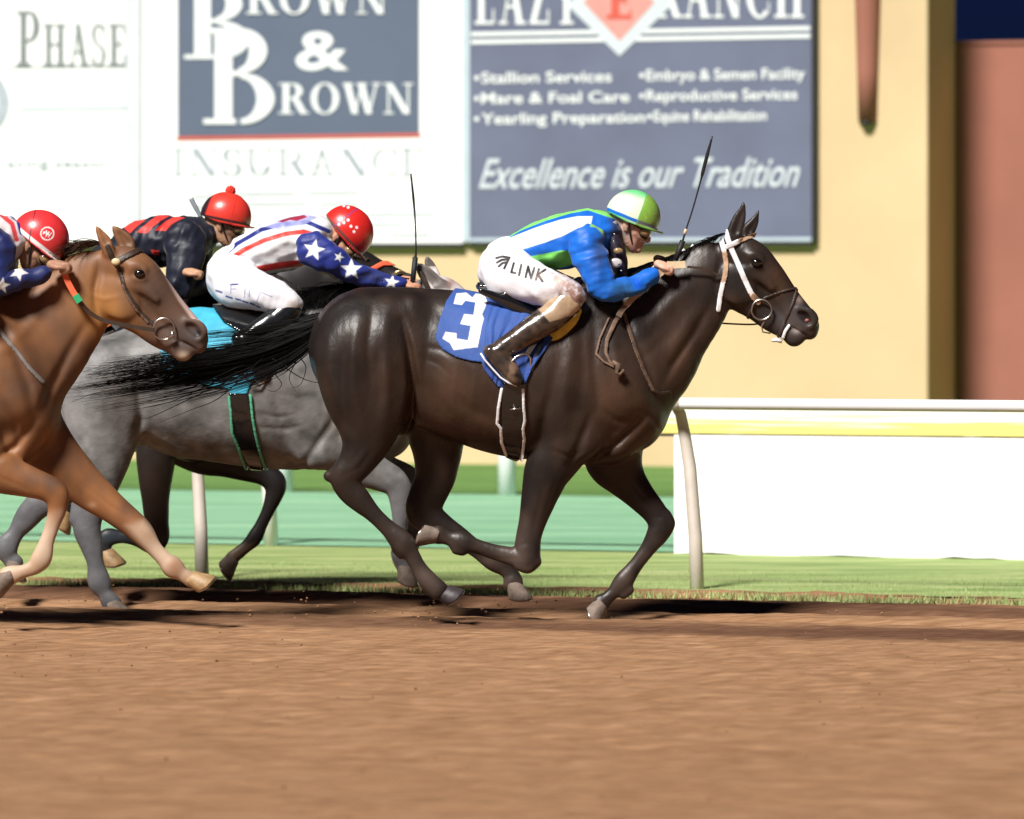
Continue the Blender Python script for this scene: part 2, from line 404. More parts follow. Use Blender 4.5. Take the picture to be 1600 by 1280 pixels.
def hoof_mesh(name, cpt, ang, Y, dy, mt, parent, L=.1, shoe=None):
    """hoof: tapering horn wall cut flat; cpt px centre of the coronet, ang the direction of travel of the toe axis (degrees, 0 = right, 90 = down)"""
    y = Y+dy; cx, _, cz = W(cpt[0], cpt[1], y); a = math.radians(ang)
    ax = Vector((math.cos(a), 0, -math.sin(a))); fw = Vector((math.sin(a), 0, math.cos(a)))
    V = []; Fc = []; n = 20; rows = [(-.006, .036, .034, 0), (0, .041, .038, .001), (.022, .046, .043, .006), (.048, .053, .051, .014), (.078, .061, .060, .022), (.085, .060, .059, .022)]
    for (t, rx, ry, sh) in rows:
        for k in range(n):
            b = 2*math.pi*k/n; ca, sb = math.cos(b), math.sin(b)
            heel = 1 if ca > 0 else .8
            tt = t*(1 if t == 0 else (1.0 if ca > 0 else .82+.18*(1+ca)))
            p = Vector((cx, y, cz))+ax*tt+fw*(rx*ca*heel+sh)+Vector((0, 1, 0))*ry*sb; V.append(tuple(p))
    for i in range(len(rows)-1):
        for k in range(n): Fc.append((i*n+k, i*n+(k+1) % n, (i+1)*n+(k+1) % n, (i+1)*n+k))
    e = (len(rows)-1)*n; c0 = Vector((cx, y, cz))+ax*.072+fw*.02; V.append(tuple(c0))
    for k in range(n): Fc.append((e+k, e+(k+1) % n, len(V)-1))
    V.append((cx, y, cz)); 
    for k in range(n): Fc.append(((k+1) % n, k, len(V)-1))
    ob = link(name, mesh_from(V, Fc), mt, parent)
    if shoe:
        pts = []
        for k in range(17):
            b = math.radians(-150+300*k/16); ca, sb = math.cos(b), math.sin(b); heel = 1 if ca > 0 else .8
            tt = .0865*(1.0 if ca > 0 else .82+.18*(1+ca))
            pts.append(Vector((cx, y, cz))+ax*tt+fw*(.054*ca*heel+.022)+Vector((0, 1, 0))*.052*sb)
        tubes('horseshoe', [(pts, .0045)], shoe, ob, n=5)
    return ob
def hair_strands(name, roots, ends, n, mt, parent, sag=.05, r0=.0022, r1=.0006, jit=.03, wave=.02, seed=1, segs=9):
    """roots, ends: functions of u in 0..1 giving (x,y,z)"""
    r = np.random.default_rng(seed); items = []
    for i in range(n):
        u = r.random(); a = np.array(roots(u, r)); b = np.array(ends(u, r)); t = np.linspace(0, 1, segs)
        L = np.linalg.norm(b-a); c = a+(b-a)*.5+np.array([0, 0, sag*L*r.normal(1, .6)])
        P = ((1-t)**2)[:, None]*a+(2*t*(1-t))[:, None]*c+(t**2)[:, None]*b
        ph = r.random()*6.28; wv = wave*r.normal(1, .4)*t**1.4
        P[:, 2] += wv*np.sin(ph+t*r.uniform(3, 8)); P[:, 1] += wv*np.cos(ph+t*r.uniform(3, 8))
        items.append((P, r0+(r1-r0)*t))
    return tubes(name, items, mt, parent, n=3)

M = {}
M['coat_bay'] = mat('dark_bay_coat', rough=.40, vcol=True, var=.38, vscale=5, bump=.0045, bscale=16, stretch=(1, 1, .55), spec=.36)
M['coat_chestnut'] = mat('chestnut_coat', rough=.55, vcol=True, var=.22, vscale=5, bump=.0005, bscale=90, spec=.42, stretch=(1,1,.45))
M['coat_grey'] = mat('grey_coat', rough=.5, vcol=True, var=.20, vscale=8, bump=.0045, bscale=16, spec=.35)
M['coat_dark'] = mat('near_black_coat', rough=.45, vcol=True, var=.25, vscale=8, bump=.0005, bscale=140, spec=.4)
M['hair_black'] = mat('black_hair', (.004, .0035, .0035), rough=.6, spec=.12, var=.2, vscale=20)
M['hair_brown'] = mat('brown_hair', (.05, .022, .012), rough=.5, spec=.3, var=.3, vscale=20)
M['hoof_dark'] = mat('dark_horn', (.04, .032, .035), rough=.5, var=.3, vscale=30, bump=.002, bscale=60)
M['hoof_dusty'] = mat('dusty_horn', (.19, .145, .115), rough=.8, var=.3, vscale=30, bump=.003, bscale=60)
M['hoof_amber'] = mat('amber_horn', (.33, .21, .10), rough=.5, var=.3, vscale=30, bump=.002, bscale=60)
M['steel'] = mat('steel', (.62, .60, .57), rough=.28, metal=1, var=.1, vscale=40)
M['brass'] = mat('brass', (.72, .52, .22), rough=.3, metal=1, var=.1)
M['eye'] = mat('eye_gloss', (.006, .004, .003), rough=.04, spec=.8, var=0)
M['pink'] = mat('nostril_lining', (.34, .10, .075), rough=.5, var=.2, vscale=60)
M['leather'] = mat('dark_brown_leather', (.045, .028, .02), rough=.45, var=.3, vscale=30, bump=.001, bscale=150)
M['leather_tan'] = mat('dirt_caked_tan_leather', (.42, .27, .17), rough=.8, var=.25, vscale=40, bump=.001, bscale=150)
M['leather_mid'] = mat('worn_brown_leather', (.15, .09, .06), rough=.65, var=.35, vscale=30, bump=.001, bscale=150)
M['rein_grip'] = mat('pale_rubber_grip', (.68, .52, .33), rough=.7, var=.1, vscale=60, bump=.001, bscale=300)
M['white_strap'] = mat('white_strap', (.80, .80, .82), rough=.45, var=.06, vscale=50)
M['black_gloss'] = mat('black_patent', (.008, .008, .009), rough=.12, spec=.6, var=.1, coat=.5)
M['black_matt'] = mat('black_web', (.012, .012, .014), rough=.6, var=.25, vscale=40, bump=.001, bscale=200)
M['foam'] = mat('yellow_foam_pad', (.62, .42, .06), rough=.75, var=.15, vscale=30, bump=.002, bscale=120)

# ---- the dark bay racehorse in front ------------------------------------------------
Y1 = 0.0
bay = empty('racehorse', (W(800, 500, 0)[0], 0, 0.0), 'dark brown racehorse wearing the blue number 3 cloth, leading the pack with a white bridle', 'horse', None)
FB = Field()
c = lambda pts, dy=0., ratio=.85: CH_(pts, Y1, dy, ratio)
FB.add(c([(578, 545, 96, .25), (605, 556, 107, .26), (660, 557, 107, .225), (700, 564, 111, .24), (750, 579, 117, .28), (800, 588, 125, .30), (850, 592, 130, .295), (900, 592, 136, .27), (935, 590, 120, .235), (955, 605, 95, .21)], ratio=.8), k=.03, n=5)
FB.add(c([(930, 600, 100, .20), (975, 622, 70, .175), (985, 655, 52, .14), (950, 680, 45, .13)]), k=.04)
FB.add(c([(1105, 428, 50, .066), (1085, 452, 62, .075), (1060, 478, 74, .088), (1022, 510, 90, .105), (985, 548, 106, .145), (955, 570, 112, .19)]), k=.035)
FB.add(c([(960, 447, 12, .05), (930, 449, 12, .06), (880, 462, 16, .08)]), k=.03)      # withers
horse_head(FB, Sim(), Y1)
# near side muscles
for sg in (-1, 1):
    FB.add(c([(562, 530, 62, .09), (560, 580, 62, .105), (575, 630, 58, .10)], sg*.13), k=.07)      # quarter
    FB.add(c([(640, 485, 20, .045), (600, 505, 34, .07)], sg*.14), k=.07)                              # point of hip
    FB.add(c([(928, 500, 30, .04), (950, 550, 38, .06), (972, 615, 42, .085)], sg*.145), k=.07)      # shoulder blade
    FB.add(c([(885, 640, 48, .08), (900, 680, 44, .08)], sg*.17), k=.05)                             # triceps
    FB.add(c([(990, 650, 40, .085), (965, 690, 30, .07)], sg*.09), k=.04)                             # breast muscle
# near hind
FB.add(c([(572, 560, 82, 0.13), (574, 610, 70, 0.12), (577, 655, 52, 0.1), (572, 690, 38, 0.075), (558, 720, 29, 0.055), (540, 745, 24, 0.045), (545, 763, 22, 0.04), (562, 782, 18.72, 0.0354), (583, 803, 13.64, 0.027), (606, 826, 13.64, 0.0252), (628, 848, 18.72, 0.0354), (642, 866, 13.2, 0.0252), (655, 888, 11.88, 0.0243), (672, 912, 16, 0.033), (684, 922, 16, 0.035)], -.165), k=.024, n=6)
FB.add(c([(560, 705, 14, .03), (530, 735, 9, .02), (514, 744, 9, .024)], -.155), k=.02)
# off hind
FB.add(c([(640, 600, 80, 0.12), (672, 645, 56, 0.11), (682, 690, 42, 0.09), (681, 740, 32, 0.065), (668, 775, 29, 0.05), (662, 800, 27, 0.045), (682, 817, 22, 0.038), (712, 836, 17.68, 0.0333), (745, 858, 14.08, 0.0252), (772, 874, 18.2, 0.0354), (788, 888, 12.32, 0.0252), (800, 900, 12.32, 0.0252), (802, 910, 16, 0.033)], .13), k=.035, n=6)
# near fore
FB.add(c([(900, 660, 50, 0.1), (872, 705, 44, 0.09), (855, 735, 37, 0.075), (846, 765, 31, 0.058), (836, 800, 24, 0.046), (827, 835, 20, 0.04), (824, 858, 21, 0.044), (822, 872, 20, 0.042), (800, 869, 15, 0.032), (770, 862, 12.32, 0.0243), (742, 853, 12.32, 0.0243), (722, 848, 17.68, 0.0343), (704, 842, 11.88, 0.0243), (690, 838, 12.32, 0.0261), (684, 836, 15, 0.031)], -.13), k=.03, n=6)
# off fore
FB.add(c([(955, 670, 55, 0.1), (958, 715, 46, 0.085), (975, 745, 33, 0.06), (1000, 775, 24, 0.046), (1022, 800, 20, 0.04), (1032, 818, 19.5, 0.042), (1028, 834, 17.68, 0.0395), (1012, 858, 12.32, 0.027), (992, 885, 11.44, 0.0234), (972, 911, 15, 0.032), (958, 926, 11, 0.0243), (946, 937, 11.44, 0.027), (940, 942, 15, 0.032)], .12), k=.03, n=6)
FB.add(c([(1040, 806, 10, .03), (1047, 818, 9, .028), (1042, 830, 8, .026)], .12), k=.012)
FB.add(c([(812, 884, 8, .026), (826, 888, 9, .028), (838, 878, 9, .028)], -.13), k=.012)
FB.add(c([(618, 858, 8, .022), (626, 868, 7, .02)], -.15), k=.012)
FB.add(c([(984, 922, 7, .02), (974, 930, 7, .02)], .12), k=.012)
FB.add(c([(722, 862, 7, .02), (712, 860, 7, .02)], -.13), k=.012)
def gp(pl): return [W(a, b, 0)[0::2] for a, b in pl]
for pl, wd, amt in [([(628, 500), (640, 545), (648, 600), (644, 650), (628, 700)], .020, .030),
                    ([(556, 500), (540, 560), (538, 620), (548, 670)], .025, .007),
                    ([(600, 520), (592, 580), (600, 640)], .03, .007),
                    ([(960, 460), (985, 520), (1012, 580), (1022, 630)], .025, .010),
                    ([(1112, 470), (1085, 520), (1050, 570), (1035, 600)], .02, .009),
                    ([(872, 560), (858, 620), (845, 680), (822, 720)], .03, .009),
                    ([(925, 640), (905, 690), (885, 735)], .022, .010),
                    ([(1008, 650), (965, 690), (915, 728)], .016, .012),
                    ([(1126, 400), (1118, 440), (1122, 478)], .014, .007),
                    ([(660, 470), (700, 500), (730, 545)], .04, .004),
                    ([(700, 610), (740, 640), (790, 660)], .03, .003)]:
    FB.groove(gp(pl), wd*.9, amt*1.5)
for pl, wd, amt in [([(648, 560), (690, 600), (720, 660)], .03, -.004), ([(1020, 460), (1070, 430), (1110, 410)], .03, -.004),
                    ([(560, 790), (600, 830)], .006, -.002), ([(745, 560), (735, 640)], .014, -.003), ([(775, 560), (768, 660)], .014, -.003), ([(715, 560), (708, 630)], .014, -.003),
                    ([(1190, 438), (1206, 452), (1228, 470), (1240, 488)], .004, -.002), ([(1168, 470), (1200, 470), (1220, 490)], .003, -.0016),
                    ([(848, 745), (835, 800)], .006, -.002), ([(880, 600), (870, 640), (885, 700)], .005, -.0015),
                   ([(660, 540), (690, 545), (712, 560)], .010, .004), ([(655, 555), (684, 566), (705, 584)], .010, .004), ([(500, 560), (520, 620), (545, 670)], .02, .006), ([(585, 700), (560, 730), (535, 742)], .008, .004), ([(565, 700), (545, 725)], .006, .003),
                   ([(540, 772), (572, 806), (606, 838), (622, 854)], .0045, .0035), ([(815, 870), (780, 870), (735, 858)], .0045, .0035), ([(1022, 838), (1000, 864), (974, 900)], .0045, .0035), ([(700, 838), (735, 866), (766, 880)], .0045, .003),
                   ([(836, 850), (820, 846), (808, 852)], .005, .003), ([(1018, 812), (1035, 808), (1048, 814)], .005, .003), ([(850, 750), (840, 790), (832, 830)], .007, .004), ([(870, 740), (858, 780), (842, 830)], .006, .003), ([(965, 730), (990, 760), (1015, 790)], .006, .004),
                   ([(905, 520), (912, 580), (900, 640)], .02, .005), ([(1000, 640), (1020, 655), (1030, 675)], .012, .006), ([(940, 640), (960, 655), (985, 660)], .014, .005), ([(1045, 520), (1020, 545), (1000, 560)], .02, .004), ([(860, 700), (890, 712), (912, 700)], .010, .006)]:
    FB.groove(gp(pl), wd, amt)
for pl, wd, amt in [([(562, 470), (552, 540), (556, 610), (570, 670)], .030, -.012), ([(612, 468), (600, 540), (606, 620), (600, 670)], .028, -.011), ([(585, 470), (577, 540), (582, 620)], .020, .010), ([(518, 520), (516, 580), (535, 650)], .022, -.007),
                    ([(900, 500), (888, 570), (880, 640), (872, 700)], .035, -.010), ([(955, 520), (965, 580), (985, 640)], .03, -.010), ([(928, 500), (926, 570), (935, 640)], .022, .010), ([(820, 600), (826, 660), (820, 705)], .02, .006),
                    ([(1085, 440), (1040, 480), (1000, 520)], .03, -.008), ([(1100, 465), (1065, 520), (1030, 570)], .025, -.007), ([(705, 540), (700, 600), (715, 660)], .03, -.006), ([(680, 470), (740, 490), (790, 500)], .03, -.005),
                    ([(640, 700), (672, 740), (690, 790)], .010, .004), ([(576, 690), (566, 716), (548, 738)], .010, -.004)]:
    FB.groove(gp(pl), wd, amt)
def col_bay(v, px, py):
    b = np.tile(np.array([.015, .011, .0098]), (len(v), 1)); n = vnoise(v[:, 0]*7, v[:, 1]*7, v[:, 2]*9, 41)+.6*vnoise(v[:, 0]*19, v[:, 1]*19, v[:, 2]*15, 42); b = mixc(b, (.034, .0215, .016), np.clip(.35+1.3*n, 0, 1))
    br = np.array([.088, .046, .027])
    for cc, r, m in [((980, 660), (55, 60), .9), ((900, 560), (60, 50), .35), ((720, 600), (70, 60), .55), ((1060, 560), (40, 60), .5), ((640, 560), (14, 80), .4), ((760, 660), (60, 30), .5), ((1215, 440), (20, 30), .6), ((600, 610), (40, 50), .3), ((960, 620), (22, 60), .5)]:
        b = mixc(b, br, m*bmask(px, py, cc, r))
    dust = np.array([.13, .095, .075])
    m = smoothstep(760, 940, py)*np.clip(.22+.7*n, 0, .6); b = mixc(b, dust, m)
    b = mixc(b, dust, .18*bmask(px, py, (1100, 410), (30, 25)))
    b = mixc(b, (.10, .085, .085), .6*bmask(px, py, (1235, 500), (26, 26)))
    b = mixc(b, (.30, .22, .20), .7*bmask(px, py, (1248, 468), (6, 6)))
    b = mixc(b, (.26, .22, .20), .7*bmask(px, py, (1243, 517), (7, 5)))
    b = mixc(b, (.02, .014, .014), .8*bmask(px, py, (1152, 345), (12, 30)))
    b = mixc(b, (.008, .006, .006), bmask(px, py, (1257, 496), (7, 8))*(np.abs(v[:, 1]) < .052))
    b = mixc(b, (.010, .008, .007), .8*bmask(px, py, (1182, 411), (9, 7)))
    return b
bay_body = build(FB, 'body', M['coat_bay'], bay, .0055, col_bay, Y1, warp=lumpy(.006, 9, 3, 2))
for dy in (-.083, .083):
    x, y, z = W(1182, 410.5, dy); link('eye', ellips((x, dy*1.06, z), (.024, .017, .019)), M['eye'], bay)
    x, y, z = W(1261, 501, dy*.42); link('nostril', ellips((x, dy*.42, z), (.010, .011, .009)), M['pink'], bay)
hoof_mesh('hoof', (686, 924), 42, Y1, -.15, M['hoof_dark'], bay, shoe=M['steel'])
hoof_mesh('hoof', (801, 912), 82, Y1, .13, M['hoof_dusty'], bay, shoe=M['steel'])
hoof_mesh('hoof', (684, 836), 198, Y1, -.13, M['hoof_dusty'], bay, shoe=M['steel'])
hoof_mesh('hoof', (940, 942), 140, Y1, .12, M['hoof_dusty'], bay, shoe=M['steel'])

# tail
def tail(name, curve, n, mt, parent, Y, seed=3, ncl=70):
    """curve: list of (px,py,half spread px) down the tail; strands gather in clumps"""
    Pc = np.array(curve, float); r = np.random.default_rng(seed); items = []
    cl = [(float(np.clip(r.normal(0, .5), -1., 1.05)), r.normal(0, .5), r.normal(0, 9), r.random()*6.3, r.uniform(1.5, 4), 1-.68*r.random()**1.1) for _ in range(ncl)]
    for i in range(n):
        ca, cy, cw, cph, cf, cL = cl[r.integers(ncl)]; m = 13
        Lr = np.clip(cL*r.uniform(.6, 1.06), .12, 1); t = np.linspace(0, Lr, m)*(len(Pc)-1); i0 = np.minimum(t.astype(int), len(Pc)-2); f = (t-i0)[:, None]
        q = Pc[i0]*(1-f)+Pc[i0+1]*f; tt = np.linspace(0, 1, m); tight = 1-.75*tt*Lr
        off = ca+r.normal(0, .22)*tight; wv = (cw+r.normal(0, 2))*(tt*Lr)**1.5
        px = q[:, 0]; py = q[:, 1]+off*q[:, 2]+wv*np.sin(cph+cf*tt)+r.normal(0, .9)*tt
        yy = Y+(cy+r.normal(0, .2))*q[:, 2]/340*.7
        s = FPX/(CD+yy); items.append((np.c_[(px-800)/s, yy, CH-(py-HOR)/s], np.linspace(.0021, .0005, m)*r.uniform(.6, 1.3)))
    return tubes(name, items, mt, parent, n=3)
tl = tail('tail', [(505, 507, 12), (480, 525, 20), (445, 541, 29), (400, 556, 34), (345, 567, 40), (280, 577, 46), (210, 588, 50), (150, 597, 54), (100, 604, 56)], 2100, M['hair_black'], bay, 0.02, 3, 46)
tail_core = Field(); tail_core.add(CH_([(515, 500, 14, .03), (490, 512, 22, .035), (455, 532, 30, .04), (415, 545, 24, .03), (370, 556, 10, .015)], 0.03), k=.02)
build(tail_core, 'dock', M['hair_black'], tl, .009)
tubes('tail_wisp', [(resample([W(a, b, -.05)+(.01, .01) for a, b in pl], 6)[:, :3], np.linspace(.0028, .0006, 6*(len(pl)-1)+1)) for pl in
    [[(470, 560), (478, 575), (470, 600), (455, 607)], [(465, 560), (452, 590), (462, 612)], [(440, 560), (428, 585), (415, 600), (400, 600)], [(425, 560), (470, 590), (500, 598), (520, 590)],
     [(400, 570), (330, 600), (260, 630), (185, 643)], [(400, 575), (320, 612), (240, 650), (215, 655)], [(380, 570), (300, 605), (230, 628), (165, 640)], [(350, 560), (260, 600), (160, 612), (112, 628)], [(410, 560), (345, 620), (300, 640), (250, 660)], [(455, 560), (430, 580), (440, 600), (428, 612), (412, 606)]]], M['hair_black'], tl, n=4)
# mane: short plaited-up tufts and a forelock wisp
def mane(parent, crest, mt, n, Ln, Y, ang, seed=5, r0=.002, name='mane', spread=.03, lay=0.):
    r = np.random.default_rng(seed); cr = np.array(crest, float); items = []
    for i in range(n):
        u = r.random()*(len(cr)-1); k = min(int(u), len(cr)-2); p = cr[k]*(1-(u-k))+cr[k+1]*(u-k)
        L = Ln*r.uniform(.45, 1.15); a = math.radians(ang+r.normal(0, 9)); t = np.linspace(0, 1, 7)
        y0 = Y+r.normal(0, spread*.35)
        bx = p[0]-L*np.cos(a)*t; by = p[1]+3-L*np.sin(a)*t+L*.35*t*t+lay*t*t
        yy = y0-abs(r.normal(0, 1))*spread*t*1.6
        s = FPX/(CD+yy); items.append((np.c_[(bx-800)/s, yy, CH-(by-HOR)/s], np.linspace(r0, r0*.3, 7)))
    return tubes(name, items, mt, parent, n=3)
mane(bay, [(945, 440), (990, 427), (1040, 404), (1080, 387), (1120, 368), (1135, 362)], M['hair_black'], 500, 20, 0., 12, 5, .0022, spread=.02, lay=6)
rb = tubes('mane_band', [([W(a-2, b+2, 0), W(a+2, b-3, 0)], .008) for a, b in ((1068, 393), (1082, 386), (1070, 398))], M['white_strap'], bay)
# ------------------------------------------------------------------ the track and what stands behind it
TH = math.atan(.34); cT, sT = math.cos(TH), math.sin(TH)
OX, OY = (1075-800)/S(2.35), 2.35
def RF(s, d, z=0.): return (OX+s*cT+d*sT, OY-s*sT+d*cT, z)      # s along the rail to the right, d away from the camera
def PD(px, py, d):
    k = (px-800)/FPX; y = (d+OX*sT+OY*cT-25*k*sT)/(k*sT+cT); x = k*(25+y)
    return (x-OX)*cT-(y-OY)*sT, CH-(py-HOR)/S(y)
def rf_boxes(name, boxes, mt, parent=None, bevel=0):
    V = []; Fc = []
    for s0, s1, d0, d1, z0, z1 in boxes:
        b = len(V)
        V += [RF(s0, d0, z0), RF(s1, d0, z0), RF(s1, d1, z0), RF(s0, d1, z0), RF(s0, d0, z1), RF(s1, d0, z1), RF(s1, d1, z1), RF(s0, d1, z1)]
        Fc += [tuple(b+i for i in f) for f in ((0, 3, 2, 1), (4, 5, 6, 7), (0, 1, 5, 4), (1, 2, 6, 5), (2, 3, 7, 6), (3, 0, 4, 7))]
    o = link(name, mesh_from(V, Fc), mt, parent, smooth=False)
    if bevel:
        m = o.modifiers.new('bevel', 'BEVEL'); m.width = bevel; m.segments = 2
    return o
def ground_sheet(name, d0, d1, z, mt, s0=-60, s1=60, ns=2, nd=2):
    V = [RF(s0, d0, z), RF(s1, d0, z), RF(s1, d1, z), RF(s0, d1, z)]
    o = link(name, mesh_from(V, [(0, 1, 2, 3)]), mt, None, smooth=False); return tag(o, kind='structure')
def gmat(name, c1, c2, c3, sc=(1, 1, 1), scale=5., bump=.004, bscale=40, rough=.9, detail=9):
    m = bpy.data.materials.new(name); m.use_nodes = True; N = m.node_tree.nodes; K = m.node_tree.links; b = N['Principled BSDF']
    b.inputs['Roughness'].default_value = rough; b.inputs['Specular IOR Level'].default_value = .2
    tc = N.new('ShaderNodeTexCoord'); mp = N.new('ShaderNodeMapping'); mp.inputs['Rotation'].default_value = (0, 0, TH); mp.inputs['Scale'].default_value = sc
    K.new(tc.outputs['Object'], mp.inputs[0])
    n1 = N.new('ShaderNodeTexNoise'); n1.inputs['Scale'].default_value = scale; n1.inputs['Detail'].default_value = detail; n1.inputs['Roughness'].default_value = .62; K.new(mp.outputs[0], n1.inputs['Vector'])
    r = N.new('ShaderNodeValToRGB'); r.color_ramp.elements[0].position = .33; r.color_ramp.elements[1].position = .68
    r.color_ramp.elements[0].color = (*c1, 1); r.color_ramp.elements[1].color = (*c3, 1); e = r.color_ramp.elements.new(.5); e.color = (*c2, 1)
    K.new(n1.outputs[0], r.inputs[0]); K.new(r.outputs[0], b.inputs['Base Color'])
    n2 = N.new('ShaderNodeTexNoise'); n2.inputs['Scale'].default_value = bscale; n2.inputs['Detail'].default_value = 8; n2.inputs['Roughness'].default_value = .7; K.new(mp.outputs[0], n2.inputs['Vector'])
    bp = N.new('ShaderNodeBump'); bp.inputs['Distance'].default_value = bump; bp.inputs['Strength'].default_value = 1; K.new(n2.outputs[0], bp.inputs['Height']); K.new(bp.outputs[0], b.inputs['Normal'])
    return m
M['dirt'] = gmat('harrowed_dirt', (.200, .103, .050), (.300, .162, .083), (.375, .218, .120), sc=(.30, 2.2, 1), scale=15., bump=.006, bscale=45)
M['ground'] = M['dirt'].copy()
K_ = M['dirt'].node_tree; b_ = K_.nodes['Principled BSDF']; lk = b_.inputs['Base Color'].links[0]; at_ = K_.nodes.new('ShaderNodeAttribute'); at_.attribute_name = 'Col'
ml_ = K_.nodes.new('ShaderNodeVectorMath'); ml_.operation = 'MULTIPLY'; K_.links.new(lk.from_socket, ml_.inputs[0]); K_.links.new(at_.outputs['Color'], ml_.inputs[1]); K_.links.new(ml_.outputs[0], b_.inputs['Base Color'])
M['grass_near'] = gmat('rough_grass', (.22, .32, .10), (.36, .47, .17), (.50, .55, .25), sc=(.35, 1.2, 1), scale=3., bump=.02, bscale=50)
M['turf'] = gmat('turf_course', (.22, .47, .27), (.29, .57, .35), (.38, .66, .42), sc=(.3, 1.3, 1), scale=1.6, bump=.02, bscale=60)
M['turf_dark'] = gmat('dark_turf', (.09, .20, .05), (.14, .28, .07), (.18, .33, .09), sc=(.3, 1.3, 1), scale=1.6, bump=.02, bscale=60)
# dirt track as a real relief in front, with harrow ridges and hoof-thrown clods
s0, s1, d0, d1 = -4.6, 4.6, -12.5, -.16
ns, nd = 460, 560
sg = np.linspace(s0, s1, ns); dg = np.linspace(d0, d1, nd); SG, DG = np.meshgrid(sg, dg, indexing='ij')
z0_ = np.zeros_like(SG)
H = .014*vnoise(SG*1.2, DG*3.0, z0_, 1)+.012*vnoise(SG*4, DG*9, z0_, 2)+.008*vnoise(SG*8, DG*20, z0_, 3)+.006*vnoise(SG*18, DG*38, z0_, 4)
H += .005*np.sin(DG*2*math.pi/.11+2*vnoise(SG*1.5, DG, z0_, 6))*smoothstep(-13, -3, DG)
H -= .020
for dc, wd, dp in ((-.45, .16, .03), (-1.35, .22, .045), (-2.1, .12, .02)):
    H -= dp*np.exp(-((DG-dc+.12*vnoise(SG*.8, DG*0, z0_, 9))/wd)**2); H += dp*.6*np.exp(-((DG-dc-.26)/.12)**2)
P = np.stack([OX+SG*cT+DG*sT, OY-SG*sT+DG*cT, H], -1).reshape(-1, 3)
idx = np.arange(ns*nd).reshape(ns, nd); q = np.stack([idx[:-1, :-1], idx[1:, :-1], idx[1:, 1:], idx[:-1, 1:]], -1).reshape(-1, 4)
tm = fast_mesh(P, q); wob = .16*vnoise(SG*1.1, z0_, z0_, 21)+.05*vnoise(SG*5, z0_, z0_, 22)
rail_shade = .80*np.exp(-(((DG+wob)+1.0)/.34)**4)+.85*np.exp(-(((DG+wob*.7)+2.75)/.40)**4)*(.85+.4*vnoise(SG*.5, z0_, z0_, 23)); rail_shade = np.clip(rail_shade, 0, .88).reshape(-1, 1)  # two long bands of rail shadow, painted into the dirt colour
set_col(tm, (1-rail_shade)+rail_shade*np.array([.30, .24, .27]))
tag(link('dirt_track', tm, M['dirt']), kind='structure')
ground_sheet('ground', -60, 400, -.075, M['ground'], -300, 300)
ground_sheet('grass_verge', -.22, 3.32, -.006, M['grass_near'])
ground_sheet('turf_course', 3.3, 10.4, .0, M['turf'])
ground_sheet('grass_bank', 10.35, 30, .006, M['turf_dark'])
# ragged grass at the verge edge: many short blades (one mass)
r = np.random.default_rng(11); n = 26000; bs = r.uniform(-5.5, 4.2, n); bd = r.uniform(-.32, 1, n)**1.0; bd = -.46+.10*np.sin(bs*7)*np.sin(bs*2.3+1)+2.1*r.random(n)**1.7
hgt = r.uniform(.0, .022, n); a = r.uniform(0, 6.28, n); wdt = .004
base = np.stack([OX+bs*cT+bd*sT, OY-bs*sT+bd*cT, np.full(n, -.03)], -1)
dv = np.stack([np.cos(a)*wdt, np.sin(a)*wdt, 0*a], -1); tip = base+np.stack([r.normal(0, .012, n), r.normal(0, .012, n), hgt+.022], -1)
P = np.concatenate([base-dv, base+dv, tip], 0); T = np.stack([np.arange(n), np.arange(n)+n, np.arange(n)+2*n], -1)
M['blades'] = mat('grass_blades', (.36, .45, .18), rough=.8, var=.25, vscale=2.5, spec=.2)
o = link('grass', fast_mesh(P, T), M['blades'], smooth=False); tag(o, 'short rough grass along the edge of the dirt track', 'grass', kind='stuff')
# clods thrown up behind the hooves and lying on the dirt
n = 420; V = []; Fc = []
for i in range(n):
    s_ = r.uniform(-4.3, 3.4); d_ = -.3-11*r.random()**1.2; q_ = r.uniform(.003, .008)
    c_ = RF(s_, d_, -.02+q_*.4); b = len(V)
    for k, (x, y, z) in enumerate(((1, 0, 0), (0, 1, 0), (-1, 0, 0), (0, -1, 0), (0, 0, 1), (0, 0, -1))):
        V.append((c_[0]+x*q_*r.uniform(.6, 1.4), c_[1]+y*q_*r.uniform(.6, 1.4), c_[2]+z*q_*r.uniform(.5, 1.1)))
    for t in ((0, 1, 4), (1, 2, 4), (2, 3, 4), (3, 0, 4), (1, 0, 5), (2, 1, 5), (3, 2, 5), (0, 3, 5)): Fc.append(tuple(b+k for k in t))
o = link('dirt_clods', mesh_from(V, Fc), M['ground'], smooth=False); tag(o, 'loose clods of brown dirt scattered over the track', 'dirt clods', kind='stuff')

n = 84; V = []; Fc = []
for i in range(n):
    hx = [700, 790, 930, 180, 500, 20][i % 6]; q_ = r.uniform(.003, .008); y_ = [-.15, .13, .12, 1.0, .1, -.6][i % 6]+r.normal(0, .1)
    c_ = ((hx-800)/S(y_)-abs(r.normal(0, .22)), y_, abs(r.normal(0, .055))); b = len(V)
    for k, (x, y, z) in enumerate(((1, 0, 0), (0, 1, 0), (-1, 0, 0), (0, -1, 0), (0, 0, 1), (0, 0, -1))):
        V.append((c_[0]+x*q_*r.uniform(.6, 1.5), c_[1]+y*q_*r.uniform(.6, 1.4), c_[2]+z*q_*r.uniform(.5, 1.2)))
    for t in ((0, 1, 4), (1, 2, 4), (2, 3, 4), (3, 0, 4), (1, 0, 5), (2, 1, 5), (3, 2, 5), (0, 3, 5)): Fc.append(tuple(b+k for k in t))
o = link('thrown_dirt', mesh_from(V, Fc), M['ground'], smooth=False); tag(o, 'crumbs of dirt thrown up behind the galloping hooves', 'dirt', kind='stuff')
